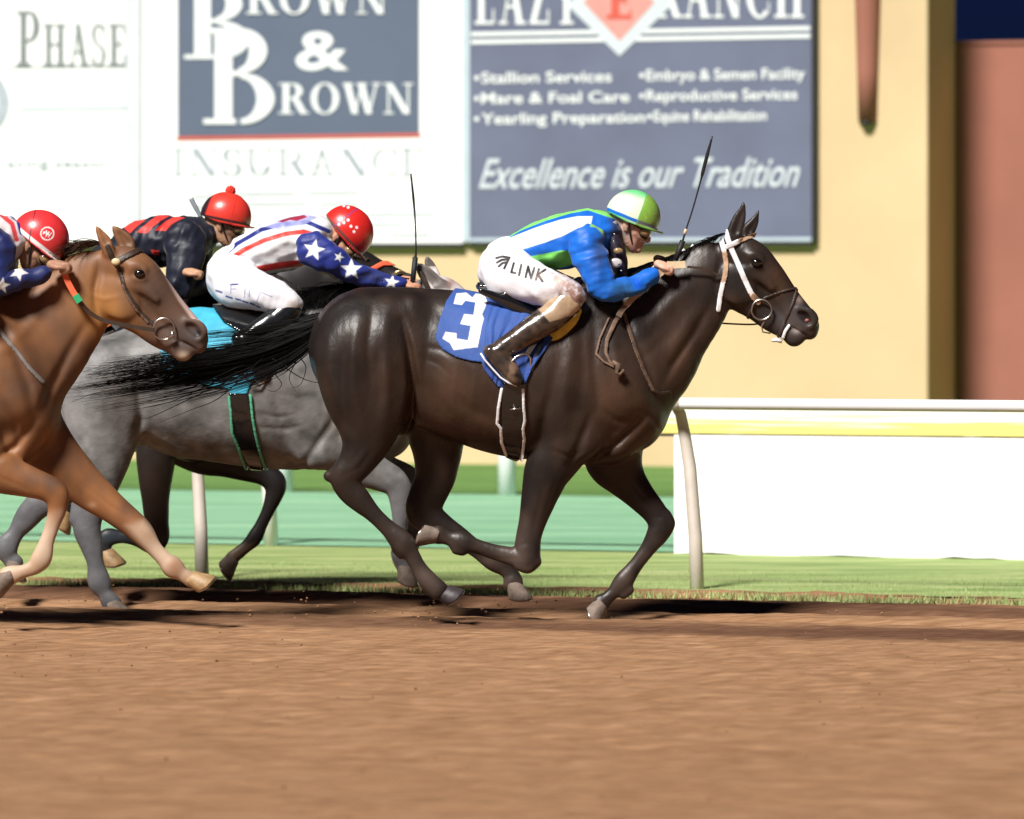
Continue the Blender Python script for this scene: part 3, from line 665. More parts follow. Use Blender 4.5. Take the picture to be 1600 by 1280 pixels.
# ---- rails ---------------------------------------------------------------------------
M['white_paint'] = mat('white_paint', (.82, .82, .82), rough=.4, var=.05, vscale=3, bump=.0006, bscale=30)
M['post_cream'] = mat('dusty_white_post', (.56, .50, .43), rough=.5, var=.12, vscale=5, bump=.001, bscale=30)
def sweep_tube(pts, r, n=12): return (pts, r)
rl = empty('running_rail', RF(0, 0, 0), 'white tubular running rail on gooseneck posts beside the dirt, nearest of the rails', 'rail')
tubes('top_rail', [([RF(-12+i, 0, .925) for i in range(0, 21)], .030)], M['white_paint'], rl, n=16)
for i in range(-4, 3):
    s_ = i*2.68+.02
    pts = [RF(s_+.03, .0, -.05), RF(s_+.01, .03, .25), RF(s_-.04, .10, .60), RF(s_-.08, .13, .78), RF(s_-.09, .10, .87), RF(s_-.09, .02, .915)]
    o = tubes('post', [(pts, [.036, .034, .032, .030, .028, .028])], M['post_cream'], rl, n=12)
tubes('rail_sleeve', [([RF(i*2.68-.10, 0, .925), RF(i*2.68-.04, 0, .925)], .0345) for i in (-1,)], M['post_cream'], rl, n=16)
tubes('rail_sleeve', [([RF(-.10, 0, .925), RF(-.04, 0, .925)], .0345)], M['post_cream'], rl, n=16)
zr = lambda px, py: PD(px, py, 3.3)[1]
mr = empty('inner_rail', RF(0, 3.3, 0), 'white board rail with weathered yellow stripe behind the running rail', 'rail')
zt, zb = zr(1250, 641), zr(1250, 679)
M['plank'] = bpy.data.materials.new('white_and_yellow_plank'); m = M['plank']; m.use_nodes = True; N = m.node_tree.nodes; K = m.node_tree.links
tc = N.new('ShaderNodeTexCoord'); sx = N.new('ShaderNodeSeparateXYZ'); K.new(tc.outputs['Object'], sx.inputs[0])
mp = N.new('ShaderNodeMapping'); mp.inputs['Scale'].default_value = (.9, .9, 34); K.new(tc.outputs['Object'], mp.inputs[0])
nz = N.new('ShaderNodeTexNoise'); nz.inputs['Scale'].default_value = 1.; nz.inputs['Detail'].default_value = 4; K.new(mp.outputs[0], nz.inputs['Vector'])
rp = N.new('ShaderNodeMapRange'); rp.inputs[1].default_value = zt; rp.inputs[2].default_value = zb; rp.inputs[3].default_value = -.24; rp.inputs[4].default_value = .26; K.new(sx.outputs[2], rp.inputs[0])
ad = N.new('ShaderNodeMath'); ad.operation = 'ADD'; K.new(nz.outputs[0], ad.inputs[0]); K.new(rp.outputs[0], ad.inputs[1])
cr = N.new('ShaderNodeValToRGB'); cr.color_ramp.elements[0].position = .44; cr.color_ramp.elements[1].position = .58
cr.color_ramp.elements[0].color = (.8, .8, .74, 1); cr.color_ramp.elements[1].color = (.80, .72, .20, 1); K.new(ad.outputs[0], cr.inputs[0]); K.new(cr.outputs[0], N['Principled BSDF'].inputs['Base Color'])
rf_boxes('plank', [(-14, 9, 3.25, 3.29, zb, zt)], M['plank'], mr, .004)
rf_boxes('lower_edge', [(-14, 9, 3.245, 3.295, zb-.016, zb-.003)], M['black_matt'], mr)
sp = PD(415, 850, 3.3)[0]
for i in range(-3, 6):
    if i in (2, 3, 4, 5): continue
    s_ = sp+i*2.68
    tubes('post', [([RF(s_+.02, 3.34, -.02), RF(s_, 3.34, .4), RF(s_-.03, 3.34, zt-.01)], .042)], M['white_paint'], mr, n=12)
fr = empty('far_rail', RF(0, 10.3, 0), 'low white rail on the far side of the green turf, farthest of the rails', 'rail')
zf = .66
tubes('top_rail', [([RF(-26+i*2, 10.3, zf) for i in range(0, 26)], .03)], M['white_paint'], fr, n=10)
s1_ = PD(441, 770, 10.3)[0]; s2_ = PD(790, 770, 10.3)[0]; dS = s2_-s1_
for i in range(-3, 7):
    s_ = s1_+i*dS; tubes('post', [([RF(s_, 10.33, -.02), RF(s_, 10.33, zf)], .065)], M['white_paint'], fr, n=10)
# white board standing on the grass
sb, _ = PD(1054, 870, 3.2); zb1 = PD(1200, 681, 3.2)[1]
wb = empty('signboard', RF(sb+1.5, 3.2, 0), 'long blank bright white board standing on the grass behind the rail', 'board')
ed = [];
V = []; Fc = []; nn = 60; r2 = np.random.default_rng(4)
for i in range(nn+1):
    s_ = sb+i*6.5/nn; jz = .012*math.sin(i*.9)+r2.normal(0, .004)
    jl = 0
    for dd, zz in ((3.19, -.004+jz*.5), (3.19, zb1), (3.215, zb1), (3.215, -.004+jz*.5)): V.append(RF(s_+jl, dd, zz))
for i in range(nn):
    for k in range(4): Fc.append((i*4+k, i*4+4+k, i*4+4+(k+1) % 4, i*4+(k+1) % 4))
Fc += [(0, 1, 2, 3), (nn*4+3, nn*4+2, nn*4+1, nn*4)]
M['banner_white'] = mat('bright_white_banner', (.88, .88, .88), rough=.5, var=.02, vscale=2)
link('panel', mesh_from(V, Fc), M['banner_white'], wb, smooth=False)
rf_boxes('stake', [(sb+k*1.6+.05, sb+k*1.6+.10, 3.22, 3.26, -.02, zb1-.02) for k in range(1)], M['post_cream'], wb)
rf_boxes('stake', [(sb+3.2, sb+3.25, 3.22, 3.26, -.02, zb1-.02)], M['post_cream'], wb)

# ---- building --------------------------------------------------------------------------
DW = 15.9
M['stucco'] = mat('tan_stucco', (.66, .495, .295), rough=.9, var=.09, vscale=.8, bump=.002, bscale=60, spec=.2)
M['terracotta'] = mat('terracotta_stucco', (.34, .138, .10), rough=.85, var=.06, vscale=1.5, bump=.002, bscale=60, spec=.2)
bl = empty('grandstand_wall', RF(0, DW, 0), 'tan stucco wall behind the rails with a terracotta half column', 'wall')
sR = PD(1450, 400, DW)[0]
rf_boxes('wall_face', [(-16, sR, DW, DW+.9, -.1, 6.0)], M['stucco'], bl, .02)
sc_, zc_ = PD(1356, 190, DW)
V = []; Fc = []; n = 24; rows = 8
for i in range(rows+1):
    t = i/rows; z = zc_+t*3.2; rr = .075+.085*t+.02*t*t
    for k in range(n+1):
        a = math.pi*k/n; V.append(RF(sc_-rr*math.cos(a), DW-.004-rr*1.0*math.sin(a), z))
for i in range(rows):
    for k in range(n): Fc.append((i*(n+1)+k, i*(n+1)+k+1, (i+1)*(n+1)+k+1, (i+1)*(n+1)+k))
Fc.append(tuple(reversed(range(n+1)))); 
link('half_column', mesh_from(V, Fc), M['terracotta'], bl)
link('finial', ellips(RF(sc_, DW-.05, zc_-.012), (.05, .04, .022)), M['black_matt'], bl)
sw, zw = PD(1520, 70, DW+.9)
bw = empty('terracotta_wall', RF(sw+2, DW+.9, 0), 'terracotta red wall to the right of the tan wall, under the night sky', 'wall')
rf_boxes('wall_face', [(sR-.3, sw+9, DW+.905, DW+1.3, -.1, zw)], M['terracotta'], bw, .01)
rf_boxes('coping', [(sR-.3, sw+9, DW+.89, DW+1.32, zw+.002, zw+.03)], M['terracotta'], bw)

# ---- letters -------------------------------------------------------------------------
def R_(x0, y0, x1, y1): return [(x0, y0), (x1, y0), (x1, y1), (x0, y1)]
def arc(cx, cy, rx, ry, tx, ty, a0, a1, n=22):
    o = []; i = []
    for k in range(n+1):
        a = math.radians(a0+(a1-a0)*k/n); o.append((cx+rx*math.cos(a), cy+ry*math.sin(a))); i.append((cx+(rx-tx)*math.cos(a), cy+(ry-ty)*math.sin(a)))
    return [[o[k], o[k+1], i[k+1], i[k]] for k in range(n)]
T_, t_ = .19, .055
def bar(x0, y0, x1, y1, w): return [(x0-w/2, y0), (x0+w/2, y0), (x1+w/2, y1), (x1-w/2, y1)]
def G(chr_):
    s = lambda x, w=.34, top=1: [R_(x-w/2, 0, x+w/2, t_), R_(x-w/2, 1-t_, x+w/2, 1)]
    if chr_ == 'B': return .78, [R_(.12, 0, .12+T_, 1), R_(.0, 0, .35, t_), R_(.0, 1-t_, .35, 1), R_(.3, .5, .4, .5+t_)]+arc(.38, .765, .30, .235, T_, t_, -90, 90)+arc(.40, .265, .36, .265, T_, t_, -90, 90)
    if chr_ == 'R': return .86, [R_(.12, 0, .12+T_, 1), R_(.0, 0, .44, t_), R_(.0, 1-t_, .38, 1), R_(.3, .47, .42, .47+t_), bar(.50, .5, .76, 0, .20), R_(.66, 0, .92, t_)]+arc(.40, .745, .32, .255, T_, t_, -90, 90)
    if chr_ == 'P': return .74, [R_(.12, 0, .12+T_, 1), R_(.0, 0, .44, t_), R_(.0, 1-t_, .38, 1), R_(.3, .43, .42, .43+t_)]+arc(.40, .72, .32, .28, T_, t_, -90, 90)
    if chr_ == 'D': return .86, [R_(.12, 0, .12+T_, 1), R_(.0, 0, .38, t_), R_(.0, 1-t_, .38, 1)]+arc(.36, .5, .46, .5, T_, t_, -90, 90)
    if chr_ == 'O': return .88, arc(.44, .5, .43, .515, T_, t_, 0, 360, 40)
    if chr_ == 'C': return .80, arc(.44, .5, .43, .515, T_, t_, 50, 310, 34)+[R_(.68, .66, .74, .96), R_(.70, .10, .74, .3)]
    if chr_ == 'N': return .90, [R_(.12, 0, .12+t_, 1), R_(.72, 0, .72+t_, 1), bar(.16, 1, .70, 0, .20), R_(0, 0, .3, t_), R_(0, 1-t_, .26, 1), R_(.6, 1-t_, .9, 1)]
    if chr_ == 'W': return 1.15, [bar(.14, 1, .38, 0, T_), bar(.38, 0, .60, 1, .06), bar(.56, 1, .80, 0, T_), bar(.80, 0, 1.03, 1, .06), R_(0, 1-t_, .32, 1), R_(.42, 1-t_, .74, 1), R_(.90, 1-t_, 1.16, 1)]
    if chr_ == 'I': return .42, [R_(.12, 0, .12+T_, 1), R_(0, 0, .43, t_), R_(0, 1-t_, .43, 1)]
    if chr_ == 'S': return .62, arc(.30, .75, .27, .26, .13, t_, 30, 270, 18)+arc(.30, .245, .29, .26, .14, t_, -150, 90, 18)+[R_(.50, .68, .55, .96), R_(.02, .04, .07, .32)]
    if chr_ == 'U': return .88, [R_(.12, .3, .12+T_, 1), R_(.70, .3, .70+t_, 1), R_(0, 1-t_, .42, 1), R_(.58, 1-t_, .88, 1)]+arc(.4375, .32, .3175, .33, .16, t_, 180, 360, 18)
    if chr_ == 'A': return .86, [bar(.16, 0, .42, 1, .06), bar(.40, 1, .68, 0, T_), R_(.24, .3, .60, .3+t_), R_(0, 0, .28, t_), R_(.54, 0, .88, t_)]
    if chr_ == 'E': return .72, [R_(.12, 0, .12+T_, 1), R_(0, 0, .66, t_), R_(0, 1-t_, .62, 1), R_(.3, .49, .50, .49+t_), R_(.62, 0, .67, .27), R_(.58, .76, .63, 1), R_(.48, .40, .52, .65)]
    if chr_ == 'L': return .68, [R_(.12, 0, .12+T_, 1), R_(0, 0, .62, t_), R_(0, 1-t_, .42, 1), R_(.58, 0, .63, .28)]
    if chr_ == 'Z': return .72, [R_(.04, 0, .66, t_), R_(.06, 1-t_, .66, 1), bar(.14, 0, .56, 1, T_), R_(.62, 0, .67, .27), R_(.05, .75, .09, 1)]
    if chr_ == 'Y': return .82, [bar(.14, 1, .40, .45, T_), bar(.66, 1, .44, .45, .06), R_(.32, 0, .32+T_, .5), R_(.2, 0, .64, t_), R_(0, 1-t_, .32, 1), R_(.54, 1-t_, .82, 1)]
    if chr_ == 'H': return .92, [R_(.12, 0, .12+T_, 1), R_(.62, 0, .62+T_, 1), R_(.3, .48, .65, .48+t_), R_(0, 0, .43, t_), R_(0, 1-t_, .43, 1), R_(.5, 0, .93, t_), R_(.5, 1-t_, .93, 1)]
    return .3, []
def serif(word, x0, x1, yb, ht, small=None):
    """polys in px of the drawing plane; fits the word between x0 and x1"""
    adv = []; x = 0
    for i, ch in enumerate(word):
        k = small if (small and i) else 1.0; w_, pl = G(ch); adv.append((x, k, pl)); x += (w_+.10)*k
    sx_ = (x1-x0)/(x-.1)
    return [[(x0+(ox+p[0]*k)*sx_, yb-p[1]*k*ht) for p in poly] for ox, k, pls in adv for poly in pls]
def wall_polys(name, polys, mt, parent, d, th=.004):
    V = []; Fc = []
    for i, pl in enumerate(polys):
        b = len(V); n = len(pl); dd = d-(i % 7)*.00035
        pts = [PD(p[0], p[1], d) for p in pl]
        ar = sum(pts[k][0]*pts[(k+1) % n][1]-pts[(k+1) % n][0]*pts[k][1] for k in range(n))
        if ar < 0: pts = pts[::-1]
        V += [RF(s_, dd-th, z_) for s_, z_ in pts]+[RF(s_, dd, z_) for s_, z_ in pts]
        Fc.append(tuple(range(b, b+n)))
        for k in range(n): Fc.append((b+k, b+n+k, b+n+(k+1) % n, b+(k+1) % n))
    return link(name, mesh_from(V, Fc), mt, parent, smooth=False)
def text_mesh(txt, size=1., bold=0., shear=0., sc=1.):
    cu = bpy.data.curves.new('t', 'FONT'); cu.body = txt; cu.size = size; cu.offset = bold; cu.shear = shear; cu.extrude = .0; cu.resolution_u = 4
    o = bpy.data.objects.new('t', cu); COL.objects.link(o); bpy.context.view_layer.update()
    me = bpy.data.meshes.new_from_object(o.evaluated_get(bpy.context.evaluated_depsgraph_get())); bpy.data.objects.remove(o)
    v = verts(me).copy(); fs = [tuple(p.vertices) for p in me.polygons]; bpy.data.meshes.remove(me); return v, fs
def wall_text(name, txt, x0, x1, yb, cap, mt, parent, d, bold=0., shear=0., rise=0.):
    v, fs = text_mesh(txt, 1., bold, shear); lo = v[:, 0].min(); hi = v[:, 0].max(); kx = (x1-x0)/(hi-lo)
    V = []
    for p in v:
        px = x0+(p[0]-lo)*kx; py = yb-p[1]/.70*cap; s_, z_ = PD(px, py+rise*(px-x0), d); V.append(RF(s_, d-.004, z_))
    me = mesh_from(V, fs); me.flip_normals() if False else None
    return link(name, me, mt, parent, smooth=False)
def bmat(name, col, rough=.45, var=.05): return mat(name, col, rough=rough, var=var, vscale=1.6, bump=.004, bscale=1.3, spec=.35)
M['slate'] = bmat('slate_blue_vinyl', (.115, .14, .205)); M['slate2'] = bmat('grey_blue_vinyl', (.15, .165, .245), rough=.35, var=.10)
M['vinyl'] = bmat('white_vinyl', (.88, .89, .90)); M['lettering'] = mat('white_lettering', (.80, .82, .84), rough=.5, var=.03)
M['lettering_grey'] = mat('faded_lettering', (.42, .46, .52), rough=.5, var=.05); M['lettering_faint'] = mat('faint_lettering', (.34, .38, .44), rough=.5, var=.05); M['lettering_pale'] = mat('pale_lettering', (.60, .65, .70), rough=.5, var=.03)
M['lettering_dark'] = mat('dark_lettering', (.20, .22, .23), rough=.5, var=.1)
M['sign_red'] = mat('sign_red', (.62, .10, .07), rough=.5, var=.05); M['sign_salmon'] = mat('sign_salmon', (.68, .30, .27), rough=.5, var=.08)
M['sign_trim2'] = mat('grey_white_trim', (.64, .66, .72), rough=.4, var=.03); M['sign_trim'] = mat('pale_trim', (.50, .58, .66), rough=.4, var=.05)
def sign(label, xl, xr, yb, zt_, face, d=DW-.06):
    s0_, zb_ = PD(xl, yb, d); s1_, _ = PD(xr, yb, d)
    t = empty('billboard', RF((s0_+s1_)/2, d, zb_), label, 'billboard', 'advertising billboards on the tan wall')
    rf_boxes('board', [(s0_, s1_, d, d+.05, zb_, zt_)], face, t)
    rf_boxes('base_strip', [(s0_, s1_, d-.006, d+.05, zb_-.032, zb_-.002)], M['black_matt'], t)
    return t, s0_, s1_, zb_
ZT = 4.6; D0 = DW-.06
t1, *_ = sign('white billboard with dark word and pale lines, leftmost of the three on the wall', -330, 196, 381, ZT, M['vinyl'])
wall_polys('lettering', serif('PHASE', 26, 196, 103, 86, .76), M['lettering_dark'], t1, D0-.002)
wall_polys('lettering', [[(14, 104.5), (196, 103), (196, 105), (14, 106.5)]], M['lettering_dark'], t1, D0-.002)
wall_polys('ruled_line', [[(30, 166), (196, 163), (196, 172), (30, 174)]], M['lettering_pale'], t1, D0-.002)
wall_polys('emblem', arc(-28, 160, 42, 50, 16, 18, 0, 360, 40), M['lettering_grey'], t1, D0-.002)
wall_text('lettering', 'racing season', 0, 172, 262, 15, M['lettering_faint'], t1, D0-.002)
rf_boxes('trim', [(PD(197, 380, D0)[0], PD(220, 380, D0)[0], D0-.004, D0+.05, PD(210, 381, D0)[1], ZT)], M['sign_trim2'], t1)
t2, *_ = sign('white billboard with slate blue panel reading Brown & Brown Insurance, middle one of the wall', 222, 723, 381, ZT, M['vinyl'])
pz = [PD(278, 213, D0), PD(655, 213, D0)]
rf_boxes('blue_panel', [(pz[0][0], pz[1][0], D0-.004, D0-.0005, pz[0][1], ZT-.4)], M['slate'], t2)
wall_polys('red_rule', [[(276, 219), (657, 213.5), (657, 208.5), (276, 214)]], M['sign_red'], t2, D0-.005)
D1 = D0-.005
wall_polys('lettering', serif('B', 288, 392, 92, 112), M['lettering'], t2, D1)
wall_polys('lettering', serif('ROWN', 385, 606, 22, 50), M['lettering'], t2, D1-.006)
wall_polys('lettering', serif('B', 318, 432, 194, 150), M['lettering'], t2, D1-.006)
wall_polys('lettering', serif('ROWN', 436, 646, 178, 48), M['lettering'], t2, D1)
wall_text('ampersand', '&', 462, 545, 108, 60, M['lettering'], t2, D1, bold=.02)
T_, t_ = .09, .03
wall_polys('lettering', serif('INSURANCE', 270, 664, 274, 42), M['lettering_faint'], t2, D0-.002)
T_, t_ = .19, .055
for x, y, w_ in ((300, 306, 60), (370, 302, 90), (480, 300, 80), (300, 322, 40), (350, 318, 130), (500, 318, 60), (340, 338, 40), (560, 334, 120), (250, 352, 60), (400, 350, 120), (560, 350, 70), (610, 366, 60)): wall_polys('small_print', [[(x, y), (x+w_, y-.01*w_), (x+w_, y+3-.01*w_), (x, y+3)]], M['lettering_faint'], t2, D0-.002)
t3, s3a, s3b, z3 = sign('grey blue billboard with red diamond and two columns of white services, rightmost of the three', 735, 1268, 378, ZT, M['slate2'])
rf_boxes('trim', [(PD(724, 380, D0)[0], s3a-.002, D0-.01, D0+.05, z3, ZT)], M['sign_trim'], t3)
rf_boxes('bottom_trim', [(s3a, s3b, D0-.008, D0-.001, z3+.0, z3+.03)], M['sign_trim'], t3)
rf_boxes('side_trim', [(s3b+.002, s3b+.035, D0-.01, D0+.05, z3, ZT)], M['black_matt'], t3)
wall_polys('lettering', serif('LAZY', 742, 905, 38, 84), M['lettering'], t3, D0-.002)
wall_polys('lettering', serif('RANCH', 1020, 1256, 28, 84), M['lettering'], t3, D0-.002)
for rule in ([(736, 57), (1266, 47.5), (1266, 41), (736, 50.5)], [(736, 69), (1266, 59.5), (1266, 53), (736, 62.5)]): wall_polys('white_rule', [rule], M['lettering'], t3, D0-.002)
wall_polys('diamond_border', [[(968, 88), (1050, 8), (968, -80), (886, 8)]], M['lettering_pale'], t3, D0-.0045, .002)
wall_polys('diamond', [[(968, 64), (1022, 4), (968, -64), (912, 4)]], M['sign_salmon'], t3, D0-.0075, .002)
T_, t_ = .22, .13
wall_polys('diamond_letter', serif('E', 948, 990, 30, 56), M['sign_red'], t3, D0-.010, .002)
T_, t_ = .19, .055
for k, (a, b, x0, x1, y0) in enumerate((('•Stallion Services', 0, 742, 956, 130), ('•Mare & Foal Care', 0, 742, 984, 162), ('•Yearling Preparation', 0, 742, 1008, 194),
        ('•Embryo & Semen Facility', 0, 1000, 1258, 126), ('•Reproductive Services', 0, 1000, 1246, 158), ('•Equine Rehabilitation', 0, 1012, 1198, 190))):
    wall_polys('bullet', [[(x0+3+4*math.cos(t*math.pi/4), y0-8+4*math.sin(t*math.pi/4)) for t in range(8)]], M['lettering'], t3, D0-.002)
    wall_text('lettering', a[1:], x0+10, x1, y0, 17, M['lettering'], t3, D0-.002, bold=.018, rise=-.012)
wall_text('lettering', 'Excellence is our Tradition', 748, 1250, 294, 46, M['lettering_pale'], t3, D0-.002, bold=.012, shear=.45, rise=-.006)
# ---- head gear and harness -------------------------------------------------------------
def mirror_strap(F, name, mt, parent, Y, pl, wd, t=.006, h=.004, tin=.003):
    return shell(F, name, mt, parent, [tuple(p)+(wd/2,) for p in pl], t=t, h=h, tin=tin, Y=Y)
hb = mirror_strap
hb(FB, 'cheekpiece', M['white_strap'], bay, 0, [(1133, 362), (1137, 376), (1143, 392), (1152, 412), (1162, 436), (1172, 457), (1176, 463)], 8.5)
hb(FB, 'crownpiece', M['white_strap'], bay, 0, [(1126, 364), (1127, 378), (1131, 393)], 8)
hb(FB, 'throatlatch', M['leather_tan'], bay, 0, [(1131, 393), (1134, 412), (1132, 430), (1129, 441)], 8)
hb(FB, 'throatlatch', M['white_strap'], bay, 0, [(1129, 441), (1125, 460), (1122, 484)], 7.5)
hb(FB, 'browband', M['white_strap'], bay, 0, [(1134, 386), (1146, 381), (1152, 378)], 8, t=.008)
hb(FB, 'browband', M['leather_tan'], bay, 0, [(1152, 378), (1168, 371), (1184, 366)], 7, t=.008)
hb(FB, 'cheek_buckle', M['leather_tan'], bay, 0, [(1176, 463), (1184, 472)], 10, t=.010)
hb(FB, 'noseband', M['leather'], bay, 0, [(1194, 466), (1212, 459), (1230, 453), (1246, 450)], 4.2)
hb(FB, 'noseband', M['leather'], bay, 0, [(1246, 450), (1238, 474), (1226, 500), (1216, 526)], 4.6)
hb(FB, 'jaw_strap', M['leather'], bay, 0, [(1180, 474), (1172, 486), (1166, 503)], 4.5)
hb(FB, 'lip_strap', M['white_strap'], bay, 0, [(1232, 509), (1226, 518), (1223, 528)], 5, t=.009)
for dy in (-.055, .055):
    torus('bit_ring', W(1190, 484, dy*1.1), .046, .0045, M['steel'], bay)
tubes('bit_lead', [([W(a, b, -.055) for a, b in ((1206, 495), (1196, 500), (1190, 510), (1192, 519), (1204, 521))], .0035)], M['leather_mid'], bay)
tubes('chin_cloth', [([W(1206, 532, 0), W(1214, 531, -.01), W(1222, 534, -.01)], [.008, .011, .009])], M['white_strap'], bay)
# breast strap and martingale
hb(FB, 'martingale', M['leather_mid'], bay, 0, [(974, 490), (982, 515), (990, 540), (1003, 575), (1019, 609)], 6, h=.005)
hb(FB, 'breast_strap', M['leather'], bay, 0, [(1019, 609), (1030, 614), (1046, 612)], 6, h=.005)
torus('martingale_ring', W(1020, 610, -.150), .011, .003, M['steel'], bay, n=16)
# reins: near side runs from the bit along the neck to the hand, loose end loops down the shoulder
Pn = [W(1188, 488, -.07), W(1172, 470, -.085), W(1150, 447, -.10), W(1125, 428, -.105), W(1100, 418, -.10), W(1072, 416, -.10)]
def cr_path(P, n=6):
    Q = [tuple(p)+(.01, .01) for p in P]; return resample(Q, n)[:, :3]
ribbon('rein', cr_path([W(1125, 432, -.085), W(1104, 421, -.10), W(1074, 417, -.11)]), .011, .004, M['leather'], bay)
ribbon('rein_grip', cr_path([W(1071, 413, -.125), W(1058, 414, -.125), W(1042, 414, -.13)]), .032, .006, M['rein_grip'], bay)
ribbon('rein', cr_path([W(1036, 424, -.14), W(1018, 438, -.15), W(995, 460, -.17), W(977, 478, -.19)]), .028, .005, M['leather_tan'], bay)
ribbon('rein', cr_path([W(977, 478, -.19), W(970, 487, -.205), W(966, 495, -.225)]), .026, .005, M['leather_mid'], bay)
shell(FB, 'rein', M['leather_mid'], bay, [(972, 484, 3.6), (960, 502, 3.6), (947, 530, 3.2), (945, 550, 2.6), (952, 565, 2.2), (962, 573, 2.)], t=.011, h=.004, side='near')
shell(FB, 'rein', M['leather_mid'], bay, [(950, 497, 1.6), (936, 528, 1.8), (930, 552, 1.8), (942, 564, 1.8), (958, 572, 1.8)], t=.009, h=.004, side='near')
tubes('rein_knot', [([W(957, 565, -.285), W(966, 570, -.29), W(963, 582, -.29), W(968, 586, -.29), W(975, 578, -.285)], [.009, .015, .010, .008, .006])], M['leather_mid'], bay)
ribbon('rein', cr_path([W(1100, 503, .1), W(1140, 506, .08), W(1176, 507, .045), W(1194, 504, .04)]), .008, .004, M['leather'], bay)
tubes('rein', [([W(985, 450, -.05), W(1005, 432, -.05), W(1026, 412, -.05)], .004)], M['rein_grip'], bay)
# number cloth, saddle, pad, girth
q2 = lambda u, v: (660+u*.275, 260+v*.275)
cloth = [(735, 446), (712, 449), (698, 470), (688, 497), (681, 528), (692, 545), (714, 557), (738, 563), (753, 564), (757, 576), (768, 590), (778, 602), (792, 606), (806, 608), (818, 604), (832, 572), (850, 548), (868, 520), (886, 495), (892, 470), (860, 455), (800, 440)]
three = [q2(*p) for p in ((195, 722), (250, 717), (285, 745), (305, 722), (355, 730), (367, 765), (357, 800), (340, 838), (350, 862), (338, 905), (328, 960), (316, 1022), (245, 1030), (182, 1040), (160, 1000), (118, 975), (135, 938), (196, 945), (197, 975), (262, 985), (277, 903), (218, 893), (240, 838), (293, 842), (303, 772), (245, 762), (225, 786), (180, 780))]
def col_cloth(v, px, py):
    b = np.tile(np.array([.022, .075, .30]), (len(v), 1))
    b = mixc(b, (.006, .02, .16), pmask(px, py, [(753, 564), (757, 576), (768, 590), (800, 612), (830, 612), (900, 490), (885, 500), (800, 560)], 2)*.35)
    near = (v[:, 1] < 0.05)
    m = pmask(px, py, three, .7)*near; return mixc(b, (.80, .78, .77), m)
def pleats(D, ax):
    X = ax[0][:, None]; Z = ax[2][None, :]; px = 800+X*340+Z*0; py = HOR+(CH-Z)*340+X*0
    a = smoothstep(752, 764, px)*(1-smoothstep(835, 850, px))
    u_ = px-752+(py-450)*.32; ph = u_*.21+2.2*vnoise(u_*.05, X*0+Z*0, py*.02, 6)*2; D = D-(.010*a*(np.abs(np.sin(ph))*(.6+vnoise(u_*.03, X*0+Z*0, py*.03, 8))+.4*vnoise(u_*.12, X*0+Z*0, py*.02, 9))+.004*(1-a)*vnoise(X*12, X*0+Z*0, Z*9, 4))[:, None, :].astype(np.float32)
    return D
M['cloth_blue'] = mat('blue_number_cloth', rough=.7, vcol=True, var=.10, vscale=12, bump=.002, bscale=90, sheen=.2)
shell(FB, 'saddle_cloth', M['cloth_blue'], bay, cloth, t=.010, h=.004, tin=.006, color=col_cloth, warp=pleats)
FS = Field()
for sg in (-1, 1):
    FS.add(CH_([(752, 455, 5, .012), (775, 464, 8, .016), (800, 474, 10, .018), (828, 487, 10, .018), (842, 500, 8, .016)], 0, sg*.18), k=.02)
    FS.add(CH_([(800, 466, 16, .012), (830, 482, 20, .014), (838, 500, 14, .012)], 0, sg*.185), k=.02)
FS.add(CH_([(750, 447, 7, .10), (790, 449, 7, .13), (840, 450, 9, .14), (885, 449, 9, .10), (905, 440, 8, .06)], 0), k=.02)
sad = build(FS, 'saddle', M['black_gloss'], bay, .006)
FP = Field()
for sg in (-1, 1): FP.add(CH_([(848, 543, 5, .012), (858, 533, 9, .016), (875, 517, 10.5, .018), (892, 500, 10.5, .018), (902, 486, 7, .014)], 0, sg*.245), k=.01)
build(FP, 'foam_pad', M['foam'], bay, .005)
girth = [(784, 600), (826, 596), (819, 640), (821, 680), (818, 713), (806, 720), (786, 712), (780, 680), (777, 640)]
shell(FB, 'girth', M['black_gloss'], bay, [(786, 596), (823, 596), (818, 640), (817, 680), (815, 716), (806, 722), (790, 714), (785, 680), (784, 640)], t=.014, h=.005)
for pl in ([(784, 606), (779, 635), (777, 660), (783, 668), (784, 690), (791, 711)], [(817, 606), (818, 635), (820, 655), (817, 668), (819, 685), (815, 718)]):
    shell(FB, 'girth_edge', M['white_strap'], bay, [p+(2.4,) for p in pl], t=.017, h=.0045, side='near')
for sg in (-1,):
    yb_ = -.285
    tubes('girth_buckle', [([W(793, 622, yb_), W(810, 620, yb_)], .004), ([W(797, 640, yb_-.02), W(813, 638, yb_-.02)], .004), ([W(802, 618, yb_), W(803, 640, yb_-.02)], .003)], M['steel'], bay)
def stirrup(cx, cy, Y, parent, ang=10, sc=1.):
    s = FPX/(CD+Y); a = math.radians(ang); pts = []
    for k in range(25):
        t = math.radians(-50+280*k/24); x = .052*math.cos(t)*.72*sc; z = .062*math.sin(t)*sc
        pts.append((x, z))
    pts = [(.040*sc, -.05*sc), (.046*sc, -.01*sc), (.040*sc, .03*sc), (.018*sc, .062*sc), (0, .068*sc), (-.018*sc, .062*sc), (-.040*sc, .03*sc), (-.046*sc, -.01*sc), (-.040*sc, -.05*sc), (.040*sc, -.05*sc)]
    P = [((cx-800)/s+x*math.cos(a)-z*math.sin(a), Y+x*.5, CH-(cy-HOR)/s+z*math.cos(a)+x*math.sin(a)) for x, z in pts]
    return tubes('stirrup', [(P, .0052)], M['steel'], parent, n=8)
stirrup(812, 574, -.325, bay, ang=-32)
ribbon('stirrup_leather', cr_path([W(848, 500, -.26), W(838, 530, -.30), W(822, 556, -.325)]), .022, .005, M['leather'], bay)
